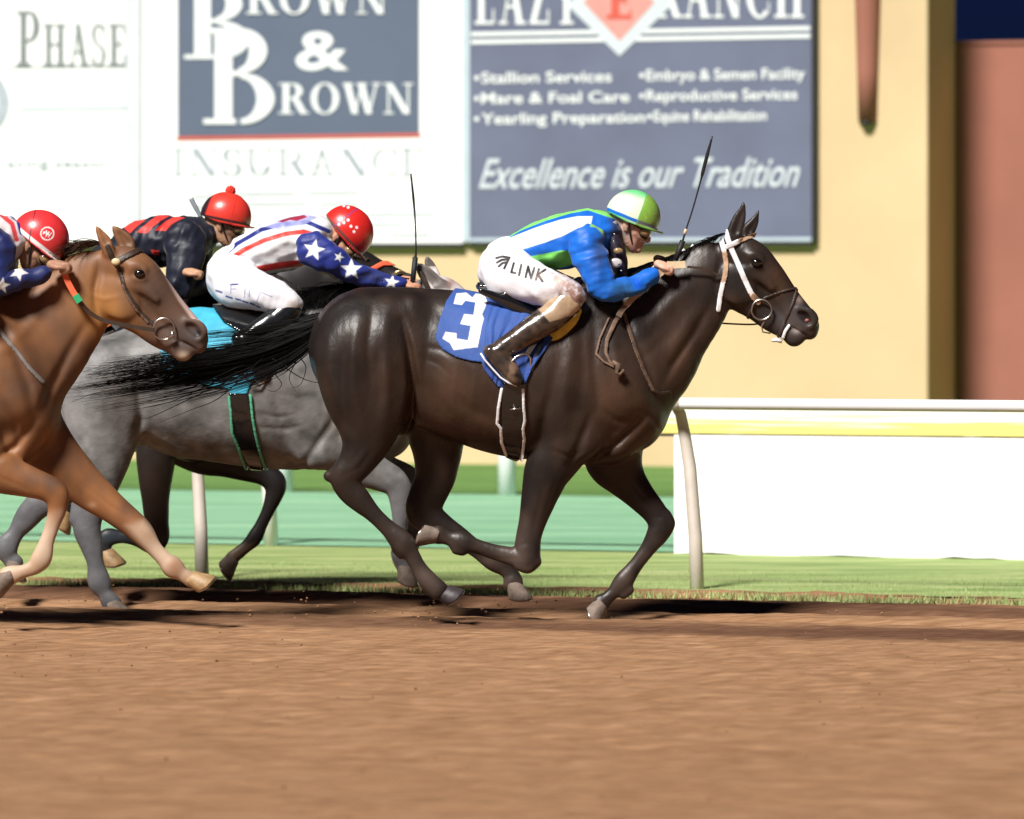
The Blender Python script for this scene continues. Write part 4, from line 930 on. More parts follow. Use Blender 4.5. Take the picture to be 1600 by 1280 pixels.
ribbon('stirrup_leather', cr_path([W(856, 510, -.265), W(842, 545, -.30), W(824, 600, -.29)]), .014, .005, M['black_gloss'], bay)

# ------------------------------------------------------------------ riders
M['skin'] = mat('sunburnt_skin', rough=.5, vcol=True, var=.08, vscale=30, bump=.0008, bscale=160, sub=.15, spec=.4)
M['silk'] = mat('racing_silk', rough=.5, vcol=True, var=.08, vscale=14, bump=.0012, bscale=60, spec=.35, sheen=.15)
M['breeches'] = mat('white_breeches', rough=.55, vcol=True, var=.03, vscale=14, bump=.0012, bscale=70)
M['boot'] = mat('black_riding_boot', rough=.22, vcol=True, var=.2, vscale=18, bump=.0006, bscale=30, spec=.5, coat=.15)
M['helmet'] = mat('helmet_cover', rough=.32, vcol=True, var=.06, vscale=40, bump=.0008, bscale=120, coat=.2)
M['lens_amber'] = mat('amber_lens', (.30, .19, .08), rough=.06, var=.1, spec=.9, coat=1.)
M['lens_clear'] = mat('clear_lens', (.55, .52, .52), rough=.06, var=.05, spec=.9, coat=1.)
class HeadF:
    def __init__(s, O, th, Y, sc=1.):
        s.x, s.y, s.z = W(O[0], O[1], Y); s.th = math.radians(th); s.sc = sc; s.Y = Y
    def w(s, a, b, c=0.):
        ct, st = math.cos(s.th), math.sin(s.th); a *= s.sc; b *= s.sc; c *= s.sc
        return (s.x+a*ct+b*st, s.y+c, s.z-a*st+b*ct)
    def c(s, pts): return [s.w(a, b, c)+(r*s.sc, d*s.sc) for a, b, c, r, d in pts]
    def local(s, name, fn, h, lo, hi, mt, parent, color=None):
        lo = np.array(lo, float); n = np.ceil((np.array(hi)-lo)/h).astype(int)+1
        A = (lo[0]+h*np.arange(n[0])).astype(np.float32)[:, None, None]; C_ = (lo[1]+h*np.arange(n[1])).astype(np.float32)[None, :, None]; B = (lo[2]+h*np.arange(n[2])).astype(np.float32)[None, None, :]
        me = mesh_grid(fn(A, B, C_)+0*(A+B+C_), lo, h); v = verts(me).copy()
        if color is not None: set_col(me, color(v[:, 0], v[:, 2], v[:, 1]))
        ct, st = math.cos(s.th), math.sin(s.th); a = v[:, 0]*s.sc; b = v[:, 2]*s.sc
        P = np.c_[s.x+a*ct+b*st, s.y+v[:, 1]*s.sc, s.z-a*st+b*ct]; me.vertices.foreach_set('co', P.astype(np.float32).ravel()); me.update()
        return link(name, me, mt, parent)
def face(F, H, ear=True):
    A = lambda pts, k=.015, op='u', n=3: F.add(H.c(pts), k=k, op=op, n=n)
    A([(-.015, .035, 0, .086, .072), (.012, .040, 0, .084, .070)])
    A([(.030, .005, 0, .060, .062), (.040, -.035, 0, .050, .054), (.044, -.070, 0, .036, .042), (.056, -.095, 0, .022, .024)], k=.02)
    for sg in (-1, 1):
        A([(-.005, -.030, sg*.045, .026, .016), (.012, -.070, sg*.040, .022, .014), (.045, -.096, sg*.018, .016, .014)], k=.02)
        A([(.062, -.030, sg*.042, .016, .014), (.040, -.022, sg*.056, .014, .010)], k=.02)
        A([(.084, -.004, sg*.032, .012, .012)], k=.01, op='s')
        A([(-.012, .006, sg*.074, .018, .007), (-.014, -.012, sg*.073, .014, .006), (-.008, -.028, sg*.070, .009, .005)], k=.006)
        A([(-.006, -.002, sg*.083, .008, .005)], k=.004, op='s')
        A([(.100, -.043, sg*.012, .0065, .006)], k=.006)
    A([(.078, .014, 0, .016, .042)], k=.02)
    A([(.086, .004, 0, .008, .009), (.098, -.016, 0, .009, .010), (.108, -.036, 0, .011, .012), (.100, -.044, 0, .009, .012)], k=.008)
    A([(.090, -.062, 0, .0075, .022)], k=.006); A([(.088, -.074, 0, .0085, .020)], k=.006)
    A([(.094, -.0675, 0, .0022, .026)], k=.003, op='s')
    A([(.080, -.096, 0, .014, .018)], k=.014)
def helmet(H, name, parent, color, brim=True, pom=False, h=.0032):
    def fn(a, b, c):
        e = np.sqrt(((a-.004)/.127)**2+((b-.042)/.122)**2+(c/.104)**2); d = (e-1)*.11
        inner = (np.sqrt(((a-.004)/.119)**2+((b-.042)/.114)**2+(c/.096)**2)-1)*.10
        cut = -(b-.006-.14*np.clip(-a-.02, 0, 1)*1.2)          # lower edge, a little lower at the nape
        d = np.maximum(np.maximum(d, cut), -inner)
        if brim:
            r = np.sqrt(((a-.055)/.108)**2+(c/.092)**2); t = np.abs(b-(.014+.02*(a-.1)-.25*c*c))-.0045
            d = smin(d, np.maximum(np.maximum((r-1)*.09, t), .05-a), .008)
        seam = .0015*np.exp(-(c/.003)**2); return d+seam
    ob = H.local(name, fn, h, (-.14, -.12, -.05), (.18, .12, .18), M['helmet'], parent, color)
    if pom:
        x, y, z = H.w(.0, .172, 0); r_ = np.random.default_rng(3); its = []
        for k in range(500):
            d = r_.normal(size=3); d /= np.linalg.norm(d); e_ = r_.uniform(.022, .027); its.append(([(x+d[0]*.012, y+d[1]*.012, z+d[2]*.012), (x+d[0]*e_, y+d[1]*e_, z+d[2]*e_)], [.003, .0018]))
        pb = link('pompom', ellips((x, y, z), (.021, .021, .021)), pom, ob); tubes('wool', its, pom, pb, n=4)
    return ob
def goggles(H, parent, lens, at=(0, 0), strap=True, col=None):
    fr = lambda a, b, c: np.maximum(np.minimum(.9*(np.sqrt(((a-.076)/.036)**2+((b+.010)/.030)**2+((c-.036)/.040)**2)-1)*.03, .9*(np.sqrt(((a-.076)/.036)**2+((b+.010)/.030)**2+((c+.036)/.040)**2)-1)*.03), -np.minimum((np.sqrt(((a-.082)/.036)**2+((b+.010)/.022)**2+((c-.040)/.048)**2)-1)*.025, (np.sqrt(((a-.082)/.036)**2+((b+.010)/.022)**2+((c+.040)/.048)**2)-1)*.025))
    o = H.local('goggles', fr, .0025, (.02, -.09, -.05), (.13, .09, .04), M['black_matt'] if col is None else col, parent)
    ln = lambda a, b, c: np.minimum((np.sqrt(((a-.076)/.034)**2+((b+.010)/.026)**2+((c-.036)/.038)**2)-1)*.025, (np.sqrt(((a-.076)/.034)**2+((b+.010)/.026)**2+((c+.036)/.038)**2)-1)*.025)
    H.local('lens', ln, .0025, (.02, -.09, -.05), (.13, .09, .04), lens, o)
    if strap:
        st = lambda a, b, c: np.maximum(np.abs(np.sqrt(((a-.002)/.086)**2+(c/.0815)**2)-1)*.08-.0022, np.abs(b-.006+.16*(a-.04))-.0085)
        H.local('goggle_strap', st, .0022, (-.10, -.10, -.05), (.062, .10, .06), M['black_matt'] if col is None else col, o)
def hand(F, p, ang, Y, dy=0., sc=1., flip=1):
    x, y, z = W(p[0], p[1], Y+dy); a = math.radians(ang); d = (math.cos(a), -math.sin(a)); n = (-math.sin(a)*1.0, -math.cos(a)*1.0)
    P = lambda u, v, c, r, e=None: (x+(d[0]*u+n[0]*v)*sc, y+c*sc, z+(d[1]*u+n[1]*v)*sc, r*sc, (e or r)*sc)
    F.add([P(-.030, 0, 0, .021, .026), P(-.005, -.004, 0, .021, .036), P(.020, -.006, 0, .016, .038)], k=.012)
    for i, L in enumerate((.92, 1.05, 1.0, .82)):
        c_ = (i-1.5)*.0185*flip
        F.add([P(.022, -.010, c_, .0092), P(.040*L, -.009, c_, .0095), P(.046*L, .008, c_*.97, .0092), P(.034*L, .021, c_*.94, .0088), P(.014, .020, c_*.92, .0085)], k=.004, n=3)
    F.add([P(-.024, .004, -.026*flip, .012), P(-.002, .006, -.038*flip, .0108), P(.020, .004, -.038*flip, .0098), P(.034, .012, -.030*flip, .0085)], k=.007, n=3)
def scl(P, k): return [(p[0], p[1], p[2], p[3]*k, p[4]*k) for p in P]
def rider(label, Y, sp, group='jockeys riding in the race'):
    h = sp.get('h', .0045); H = HeadF(sp['head'], sp['tilt'], Y+sp.get('hdy', 0.), sp.get('hsc', 1.))
    px0, py0 = sp['pelvis'][0][:2]; root = empty('person', W(px0, py0, Y), label, 'person', group)
    torso = CH_(sp['torso'], Y, 0); pel = CH_(sp['pelvis'], Y, 0)
    na = CH_(sp['arm'], Y, 0); fa = CH_(sp['arm2'], Y, 0)
    legs = [(CH_(sp['thigh'], Y, 0), CH_(sp['calf'], Y, 0), CH_(sp['foot'], Y, 0))]
    dx = sp.get('legdx', 8)
    far = lambda L: [(p[0]+dx/340., 2*Y-p[1]+0., p[2], p[3], p[4]) for p in L]
    legs.append(tuple(far(L) for L in legs[0]))
    # one continuous body
    F = Field(); face(F, H)
    F.add(CH_(sp['neck'], Y, 0), k=.02)
    F.add(scl(torso, .8), k=.02); F.add(scl(pel, .88), k=.03)
    for A in (na, fa): F.add(scl(A, .70), k=.02)
    for t, c_, f in legs: F.add(scl(t, .76), k=.02); F.add(scl(c_, .72), k=.02); F.add(scl(f, .6), k=.02)
    hand(F, sp['hand'][:2], sp['hand'][2], Y, sp['hand'][3], sp.get('handsc', 1.))
    if 'hand2' in sp: hand(F, sp['hand2'][:2], sp['hand2'][2], Y, sp['hand2'][3], sp.get('handsc', 1.), flip=-1)
    sk = np.array(sp.get('skin', (.52, .29, .20)))
    def cskin(v, px, py):
        b = np.tile(sk, (len(v), 1)); n = vnoise(v[:, 0]*60, v[:, 1]*60, v[:, 2]*60, 5); b = b*(1+.15*n)[:, None]
        a_, b_ = (v[:, 0]-H.x), (v[:, 2]-H.z); ct, st = math.cos(H.th), math.sin(H.th); a = a_*ct-b_*st; bb = a_*st+b_*ct
        d = np.hypot(a-.094, bb+.0675); b = mixc(b, sk*np.array([.85, .55, .6]), .8*np.exp(-(d/.010)**2))
        b = mixc(b, (.30, .29, .28), sp.get('stubble', 0)*smoothstep(-.045, -.02, -a+.0)*smoothstep(-.02, .01, -bb-.0)*(a < .03))
        b = mixc(b, (.20, .19, .185), sp.get('grey_hair', 0)*(1-smoothstep(-.005, .02, a))*smoothstep(-.12, -.08, bb)*(np.abs(v[:, 1]-Y) > .02)*(a < .02)*(bb < .02)*(np.hypot(a+.01, bb+.01) > .028))
        return b
    build(F, 'body', M['skin'], root, h, cskin, Y)
    # silks
    J = Field(); J.add(torso, k=.02, n=4)
    for A in (na, fa): J.add(A[:-1] if sp.get('cut') else A, k=.022, n=4)
    Pn_, Pf_ = resample(na, 4), resample(torso, 4)
    def cj(v, px, py):
        arm = chain_val(Pn_, v) < chain_val(Pf_, v)-.004
        return sp['silk'](v, px, py, arm)
    build(J, 'silks', M['silk'], root, h*.9, cj, Y, warp=crumple(.0088, 20, 3, sp.get('fold', 20)))
    B = Field(); B.add(pel, k=.03)
    for t, c_, f in legs: B.add(t, k=.03)
    build(B, 'breeches', M['breeches'], root, h*.9, sp['pants'], Y, warp=crumple(.0052, 15, 8, -30))
    for i, (t, c_, f) in enumerate(legs):
        Bo = Field(); Bo.add(c_, k=.012, n=4); Bo.add(f, k=.014, n=4)
        bt = build(Bo, 'boot', M['boot'], root, h*.9, sp['bootcol'], Y, warp=lumpy(.003, 30, 4, 1))
        s0 = sp.get('sole')
        if s0: tubes('sole_welt', [([W(a, b, (Y-.335 if i == 0 else Y+.335)) for a, b in s0], .0045)], M['white_strap'], bt)
    hm = helmet(H, 'helmet', root, sp['helmet'], pom=sp.get('pom'))
    goggles(H, root, sp.get('lens', M['lens_amber']))
    st = []
    for sg in (-1, 1): st.append((cr_path([H.w(-.005, .01, sg*.080), H.w(.012, -.03, sg*.068), H.w(.040, -.075, sg*.045), H.w(.055, -.112, sg*.02)]), .0045))
    tubes('chin_strap', st, M['black_matt'], hm)
    return root, H, F
white = np.array([.80, .80, .80])
def strokes(px, py, L, w_): return np.max([lmask(px, py, l, w_, .6) for l in L], 0)
# -- rider of the number 3 horse
BLUE, LIME = (.004, .12, .56), (.22, .72, .14)
def silk_main(v, px, py, arm):
    b = np.tile(np.array(BLUE), (len(v), 1)); q = lambda L: [q2(*p) for p in L]
    b = mixc(b, LIME, pmask(px, py, q([(500, 380), (640, 315), (760, 268), (900, 238), (1010, 228), (1100, 250), (1090, 300), (1040, 285), (940, 250), (840, 268), (700, 310), (560, 365), (500, 400)]), .8))
    b = mixc(b, (.76, .82, .76), pmask(px, py, q([(440, 430), (500, 405), (640, 350), (780, 305), (880, 285), (965, 285), (955, 330), (880, 352), (800, 395), (700, 432), (600, 462), (535, 478), (560, 540), (440, 560)]), .9))
    b = mixc(b, LIME, pmask(px, py, q([(560, 522), (700, 495), (790, 478), (878, 484), (900, 545), (800, 575), (720, 590), (640, 570), (540, 560)]), .9))
    b = mixc(b, (.45, .75, .3), .7*pmask(px, py, q([(540, 540), (640, 525), (720, 590), (620, 620)]), 4))
    arm = arm & (py > 343+np.clip(925-px, 0, 60)*.75)
    # sleeve
    s = np.tile(np.array(BLUE), (len(v), 1))
    s = mixc(s, (.25, .60, .10), pmask(px, py, q([(955, 296), (1010, 300), (1055, 360), (1075, 470), (1050, 470), (1030, 400), (985, 350), (950, 345)]), 1.2))
    mud = np.array([.03, .035, .05]); s = mixc(s, mud, .75*bmask(px, py, (936, 395), (13, 30))); s = mixc(s, (.03, .11, .22), .75*bmask(px, py, (972, 452), (24, 14)))
    s = mixc(s, (.004, .10, .62), pmask(px, py, [(985, 434), (998, 432), (1003, 449), (990, 452)], 1.5))
    b = np.where(arm[:, None], s, b)
    b = mixc(b, (.012, .014, .04), (1-arm)*smoothstep(948, 962, px)*.9)
    return b
def pants_main(v, px, py):
    b = np.tile(np.array([.80, .79, .83]), (len(v), 1)); q = lambda L: [q2(*p) for p in L]; near = v[:, 1] < 0
    q5 = lambda L: [(700+a*.25, 400+b_*.25) for a, b_ in L]
    blk = [q5(L) for L in ([(411, 46), (396, 102), (420, 107)], [(458, 55), (444, 120)], [(484, 132), (500, 66), (518, 140), (538, 76)], [(548, 148), (566, 84)], [(606, 86), (560, 116), (588, 158)], [(352, 78), (384, 12)])]
    b = mixc(b, (.01, .01, .012), strokes(px, py, blk, 2.0)*near)
    lg = [q5(L) for L in ([(303, 14), (340, 4), (384, 12)], [(306, 42), (335, 26), (372, 22)], [(318, 66), (340, 46), (366, 40)])]
    b = mixc(b, (.01, .01, .012), strokes(px, py, lg, 2.0)*near)
    n = vnoise(v[:, 0]*55, v[:, 1]*55, v[:, 2]*55, 7)+.5*vnoise(v[:, 0]*140, v[:, 1]*140, v[:, 2]*140, 8)
    k = np.exp(-(((px-897)/30)**2+((py-455)/24)**2)); b = mixc(b, (.26, .13, .09), np.clip(k*(1.0+1.6*n), 0, .95))
    k = np.exp(-(((px-868)/26)**2+((py-436)/12)**2)); b = mixc(b, (.52, .36, .28), np.clip(k*(.5+1.6*n), 0, .8))
    return b
def boot_main(v, px, py):
    b = np.tile(np.array([.010, .010, .011]), (len(v), 1)); n = vnoise(v[:, 0]*50, v[:, 1]*50, v[:, 2]*50, 9)
    b = mixc(b, (.42, .30, .19), pmask(px, py, [(838, 480), (850, 470), (900, 440), (920, 470), (893, 492), (858, 502)], 1.2))
    d = poly_dist(px, py, np.array([(893, 496), (850, 526), (806, 552), (800, 590)], float)); b = mixc(b, (.19, .12, .08), np.clip((1-smoothstep(2, 13, d))*(.7+1.4*n), 0, .85)*(px < 885))
    return b
def helm_main(a, b, c):
    o = np.tile(np.array([.70, .84, .60]), (len(a), 1)); o = mixc(o, (.06, .60, .17), smoothstep(.11, .155, b-a*.1)*.85)
    o = mixc(o, (.10, .58, .14), 1-smoothstep(.0, .018, b-.004+.2*(a)*(a < 0)))
    ol = np.array([.22, .42, .06]); o = mixc(o, ol, smoothstep(.028, .031, a+.0)); n = vnoise(a*120, c*120, b*120, 3)
    o = mixc(o, (.20, .16, .10), np.clip(smoothstep(.06, .12, a)*(.5+1.2*n), 0, .8)); o = mixc(o, (.5, .65, .15), np.clip((a > .03)*(n-.15)*2, 0, .6))
    band = smoothstep(.016, .019, b-.05*(-a)*(a < 0))*(1-smoothstep(.032, .035, b-.05*(-a)*(a < 0)))
    o = mixc(o, (.01, .14, .55), band*(a < .030)); o = mixc(o, (.12, .13, .15), band*(a >= .030))
    o = mixc(o, (.10, .45, .12), np.exp(-((a-.029)/.0022)**2)); o = mixc(o, (.05, .45, .10), (a > .05)*(1-smoothstep(.008, .012, b)))
    return o
D = dict(head=(983, 351), tilt=20, hsc=1.0, h=.0036,
    torso=[(800, 398, 27, .115), (820, 391, 34, .125), (850, 383, 39, .14), (880, 376, 43, .155), (910, 370, 42, .165), (935, 366, 36, .15), (952, 362, 22, .08)],
    pelvis=[(812, 402, 30, .13), (795, 412, 42, .15), (787, 424, 41, .16), (795, 436, 34, .155)],
    neck=[(945, 365, 19, .06), (968, 360, 18, .055), (978, 352, 18, .055)],
    arm=[(916, 378, 29, .055, -.16), (921, 398, 28, .058, -.19), (932, 424, 25, .055, -.22), (942, 449, 22, .05, -.23), (958, 455, 18, .042, -.215), (985, 448, 15.5, .038, -.18), (1005, 438, 13.5, .034, -.155), (1020, 429, 12, .032, -.14)],
    arm2=[(918, 372, 33, .06, .16), (935, 400, 28, .055, .19), (950, 428, 22, .05, .21), (965, 438, 17, .042, .20), (995, 430, 13, .036, .16), (1022, 420, 11, .03, .12)],
    thigh=[(792, 430, 38, .09, -.10), (818, 438, 36, .095, -.16), (850, 449, 31, .085, -.215), (878, 458, 27, .07, -.245), (890, 464, 24, .062, -.255), (884, 478, 21, .055, -.26)],
    calf=[(884, 474, 24, .058, -.262), (864, 494, 23, .058, -.275), (845, 506, 21.5, .055, -.285), (822, 521, 19.5, .05, -.295), (800, 536, 17.5, .045, -.305), (784, 546, 17, .042, -.31)],
    foot=[(766, 549, 11, .034, -.315), (776, 556, 15, .038, -.315), (787, 567, 16.5, .042, -.318), (797, 580, 15, .044, -.322), (806, 591, 11, .038, -.325), (809, 596, 8, .028, -.327)],
    hand=(1037, 417, 25, -.115), hand2=(1036, 409, 25, .09), handsc=.95, skin=(.62, .36, .26), grey_hair=.8, stubble=.25,
    silk=silk_main, pants=pants_main, bootcol=boot_main, helmet=helm_main, fold=15,
    sole=[(751, 552), (757, 562), (770, 577), (782, 590), (794, 598), (808, 603)])
r1_, H1, F1 = rider('jockey in blue, white and lime silks and lime green helmet, riding the number 3 horse', 0.0, D)
hair = tubes('hair', [([H1.w(-.07+.01*k*.3, -.01-.012*k, sg*(.070-.004*k)), H1.w(-.055+.004*k, -.03-.012*k, sg*(.066-.003*k))], .012) for k in range(4) for sg in (-1, 1)], mat('grey_hair', (.22, .21, .20), rough=.8, var=.3, vscale=90, bump=.002, bscale=300), r1_, n=8)
FV = Field(); FV.add(CH_([(957, 372, 14, .09), (963, 392, 15, .10), (968, 412, 14, .10), (972, 432, 9, .08)], 0, -.03), k=.02)
FV.add(CH_([(952, 356, 12, .075), (948, 372, 12, .09)], 0, 0), k=.02)
build(FV, 'safety_vest', mat('dark_vest', (.022, .018, .035), rough=.5, var=.4, vscale=30, bump=.003, bscale=60), r1_, .005, warp=folds(.006, 70, 30, 3, 5, 1))
gg = [ellips(W(962, 411, -.15), (.030, .012, .022)), ellips(W(966, 392, -.145), (.022, .012, .014))]
for i, g_ in enumerate(gg): link('spare_goggles', g_, M['lens_clear'] if i == 0 else M['lens_amber'], r1_)
tubes('vest_snap', [([W(a, b, -.16), W(a+1.5, b, -.165)], .004) for a, b in ((959, 366), (958, 377), (970, 423), (966, 412))], M['steel'], r1_)

# -- rider of the grey, stars and stripes
q3 = lambda u, v: (300+u*.275, 260+v*.275)
NAVY, RED = (.016, .028, .20), (.70, .045, .035)
def star(cx, cy, r, rot=0):
    return [(cx+(r if k % 2 == 0 else r*.42)*math.cos(math.radians(rot-90+36*k)), cy+(r if k % 2 == 0 else r*.42)*math.sin(math.radians(rot-90+36*k))) for k in range(10)]
def silk_flag(v, px, py, arm):
    b = np.tile(white, (len(v), 1)); q = lambda L: [q3(*p) for p in L]
    b = mixc(b, NAVY, lmask(px, py, q([(165, 525), (260, 440), (400, 360), (520, 330), (660, 318), (780, 370)]), 3.4))
    b = mixc(b, (.30, .32, .62), pmask(px, py, q([(420, 345), (520, 300), (640, 272), (720, 290), (640, 335), (500, 362)]), 1)*.8)
    b = mixc(b, (.30, .02, .05), pmask(px, py, q([(490, 312), (560, 290), (640, 276), (660, 290), (600, 312), (560, 306), (520, 320)]), 1))
    b = mixc(b, RED, lmask(px, py, q([(200, 545), (300, 475), (420, 420), (540, 385), (640, 372), (720, 395)]), 3.8))
    b = mixc(b, RED, lmask(px, py, q([(255, 610), (380, 585), (520, 560), (680, 545)]), 5.2))
    b = mixc(b, (.01, .012, .07), lmask(px, py, q([(360, 640), (480, 615), (600, 590), (720, 570)]), 3.2))
    s = np.tile(np.array(NAVY), (len(v), 1)); near = v[:, 1] < YG
    for cx, cy, r, ro in ((493, 391, 17.5, 12), (551, 421, 17.5, 0), (532, 402, 8, 20), (613, 441, 12, 10)):
        s = mixc(s, (.82, .82, .82), pmask(px, py, star(cx, cy, r, ro), .7)*near)
    s = mixc(s, (.06, .07, .15), .6*bmask(px, py, (585, 432), (20, 8)))
    return np.where(arm[:, None], s, b)
def pants_flag(v, px, py):
    b = np.tile(np.array([.80, .79, .84]), (len(v), 1)); q = lambda L: [q3(*p) for p in L]; near = v[:, 1] < YG
    ink = (.02, .03, .22)
    L = [q(l) for l in ([(205, 738), (240, 748)], [(262, 752), (290, 760)], [(300, 764), (330, 774)], [(345, 776), (370, 786)], [(380, 792), (400, 800)], [(232, 672), (275, 668)], [(145, 705), (180, 716)])]
    b = mixc(b, ink, strokes(px, py, L, 1.3)*near)
    L2 = [q(l) for l in ([(235, 672), (232, 720)], [(235, 697), (262, 696)], [(318, 682), (312, 745)], [(345, 690), (340, 740)], [(405, 712), (385, 765)], [(405, 712), (470, 740)])]
    b = mixc(b, (.25, .26, .40), .8*strokes(px, py, L2, .9)*near)
    return mixc(b, (.35, .25, .17), .8*bmask(px, py, (462, 478), (10, 12)))
def boot_blk(v, px, py): return np.tile(np.array([.010, .011, .013]), (len(v), 1))
def helm_flag(a, b, c):
    o = np.tile(np.array([.66, .022, .018]), (len(a), 1))
    o = mixc(o, (.16, .05, .04), smoothstep(.012, .015, b)*(1-smoothstep(.027, .03, b)))
    ng = c < 0
    for x, y in ((-.095, .115), (-.075, .125), (-.03, .085), (-.035, .062), (.0, .075), (.022, .090), (.028, .068), (-.045, .04)): o = mixc(o, (.85, .8, .8), (1-smoothstep(.0058, .0078, np.hypot(a-x, b-y)))*ng)
    return mixc(o, (.16, .05, .22), np.exp(-((a+.052-.1*(b-.05))/.003)**2))
YG = 1.15
DG = dict(head=(531, 371), tilt=47, hsc=1.03, h=.0045, legdx=8,
    torso=[(372, 407, 28, .115), (392, 399, 35, .125), (420, 389, 39, .14), (448, 380, 40, .155), (475, 373, 38, .165), (498, 367, 30, .14), (510, 363, 18, .07)],
    pelvis=[(382, 410, 30, .13), (368, 424, 42, .15), (364, 438, 41, .16), (375, 450, 34, .155)],
    neck=[(505, 364, 17, .06), (522, 366, 17, .055), (532, 370, 18, .055)],
    arm=[(488, 388, 27, .058, -.16), (510, 402, 24, .055, -.18), (540, 419, 19, .05, -.17), (575, 434, 16.5, .045, -.14), (600, 441, 14, .036, -.12), (625, 446, 12, .032, -.10)],
    arm2=[(495, 385, 28, .06, .16), (520, 410, 24, .055, .18), (550, 428, 18, .05, .18), (585, 440, 14, .036, .14), (622, 444, 11, .03, .10)],
    thigh=[(370, 444, 38, .09, -.10), (395, 452, 33, .09, -.17), (420, 460, 28, .08, -.22), (442, 470, 24, .066, -.245), (454, 478, 20, .058, -.25), (448, 486, 19, .052, -.25)],
    calf=[(450, 484, 21, .054, -.255), (435, 497, 20, .052, -.265), (418, 508, 18.5, .048, -.28), (402, 518, 17, .045, -.29), (388, 528, 16, .042, -.30)],
    foot=[(372, 530, 11, .034, -.305), (384, 540, 15, .038, -.305), (394, 554, 15, .042, -.305), (404, 570, 13, .042, -.31), (410, 580, 9, .032, -.31)],
    hand=(641, 446, 15, -.08), hand2=(640, 440, 15, .08), skin=(.52, .26, .16), silk=silk_flag, pants=pants_flag, bootcol=boot_blk, helmet=helm_flag, fold=20, lens=M['lens_amber'])
r2_, H2, F2 = rider('jockey in white and red striped silks with starred navy sleeves and white-dotted red helmet', YG, DG)
tubes('scarf', [([H2.w(-.075, .0, -.06), H2.w(-.06, -.055, -.065), H2.w(-.02, -.085, -.06), H2.w(.03, -.09, -.045)], [.016, .018, .018, .012])], mat('blue_cloth', (.01, .11, .55), rough=.6, var=.15, vscale=30), r2_, n=8)

# -- rider in black behind
q4 = lambda u, v: (170+u*.1875, 280+v*.1875)
def silk_black(v, px, py, arm):
    b = np.tile(np.array([.008, .010, .022]), (len(v), 1)); q = lambda L: [q4(*p) for p in L]
    for P in ([(128, 408), (190, 452), (240, 400), (300, 350), (335, 312), (240, 300)], [(243, 445), (335, 452), (380, 400), (440, 350), (510, 305), (410, 300)], [(398, 430), (490, 432), (530, 380), (580, 350), (640, 322), (560, 308), (480, 355)], [(365, 590), (435, 598), (430, 635), (380, 630)]):
        b = mixc(b, (.72, .045, .035), pmask(px, py, q(P), .7)*(1-arm))
    return b
def helm_pom(a, b, c):
    o = np.tile(np.array([.72, .045, .03]), (len(a), 1)); o = mixc(o, (.05, .02, .02), smoothstep(.016, .018, b)*(1-smoothstep(.030, .032, b)))
    o = mixc(o, (.03, .015, .02), smoothstep(.085, .10, -a+.15*(b-.05))*(b > .02)); return mixc(o, (.45, .02, .015), np.exp(-((a-.04)/.002)**2)*.7)
YK = 2.0
M['pom_red'] = mat('red_wool', (.72, .045, .03), rough=.9, var=.1)
DK = dict(head=(349, 351), tilt=12, hsc=1.0, h=.0045, pom=M['pom_red'],
    torso=[(185, 400, 26, .115), (205, 390, 34, .125), (235, 380, 39, .14), (265, 377, 38, .155), (292, 374, 35, .165), (312, 370, 29, .13), (322, 368, 18, .07)],
    pelvis=[(192, 402, 30, .13), (178, 415, 40, .15), (172, 428, 40, .16), (182, 440, 34, .155)],
    neck=[(315, 370, 18, .06), (332, 364, 18, .055), (344, 356, 18, .055)],
    arm=[(290, 378, 33, .06, -.16), (290, 402, 30, .058, -.19), (284, 430, 24, .052, -.22), (280, 448, 19, .045, -.225), (292, 450, 16, .04, -.20), (308, 446, 14, .035, -.17), (326, 442, 12, .032, -.15)],
    arm2=[(298, 375, 32, .06, .16), (305, 400, 28, .055, .19), (305, 425, 20, .05, .20), (312, 446, 15, .042, .18), (330, 446, 12, .03, .12)],
    thigh=[(175, 436, 38, .09, -.10), (200, 446, 34, .09, -.17), (228, 456, 29, .08, -.22), (250, 466, 25, .066, -.245), (262, 474, 21, .058, -.25), (256, 484, 19, .052, -.25)],
    calf=[(258, 482, 22, .054, -.255), (240, 496, 20, .052, -.265), (222, 508, 18.5, .048, -.28), (206, 518, 17, .045, -.29), (192, 528, 16, .042, -.30)],
    foot=[(176, 530, 11, .034, -.305), (188, 540, 15, .038, -.305), (198, 554, 15, .042, -.305), (208, 568, 12, .04, -.31)],
    hand=(301, 427, 8, -.30), hand2=(342, 440, 10, .10), skin=(.50, .28, .17), silk=silk_black, pants=lambda v, px, py: np.tile(np.array([.012, .013, .02]), (len(v), 1)), bootcol=boot_blk, helmet=helm_pom, fold=70)
r3_, H3, F3 = rider('jockey in black silks with red bars and a red helmet topped by a pompom', YK, DK)

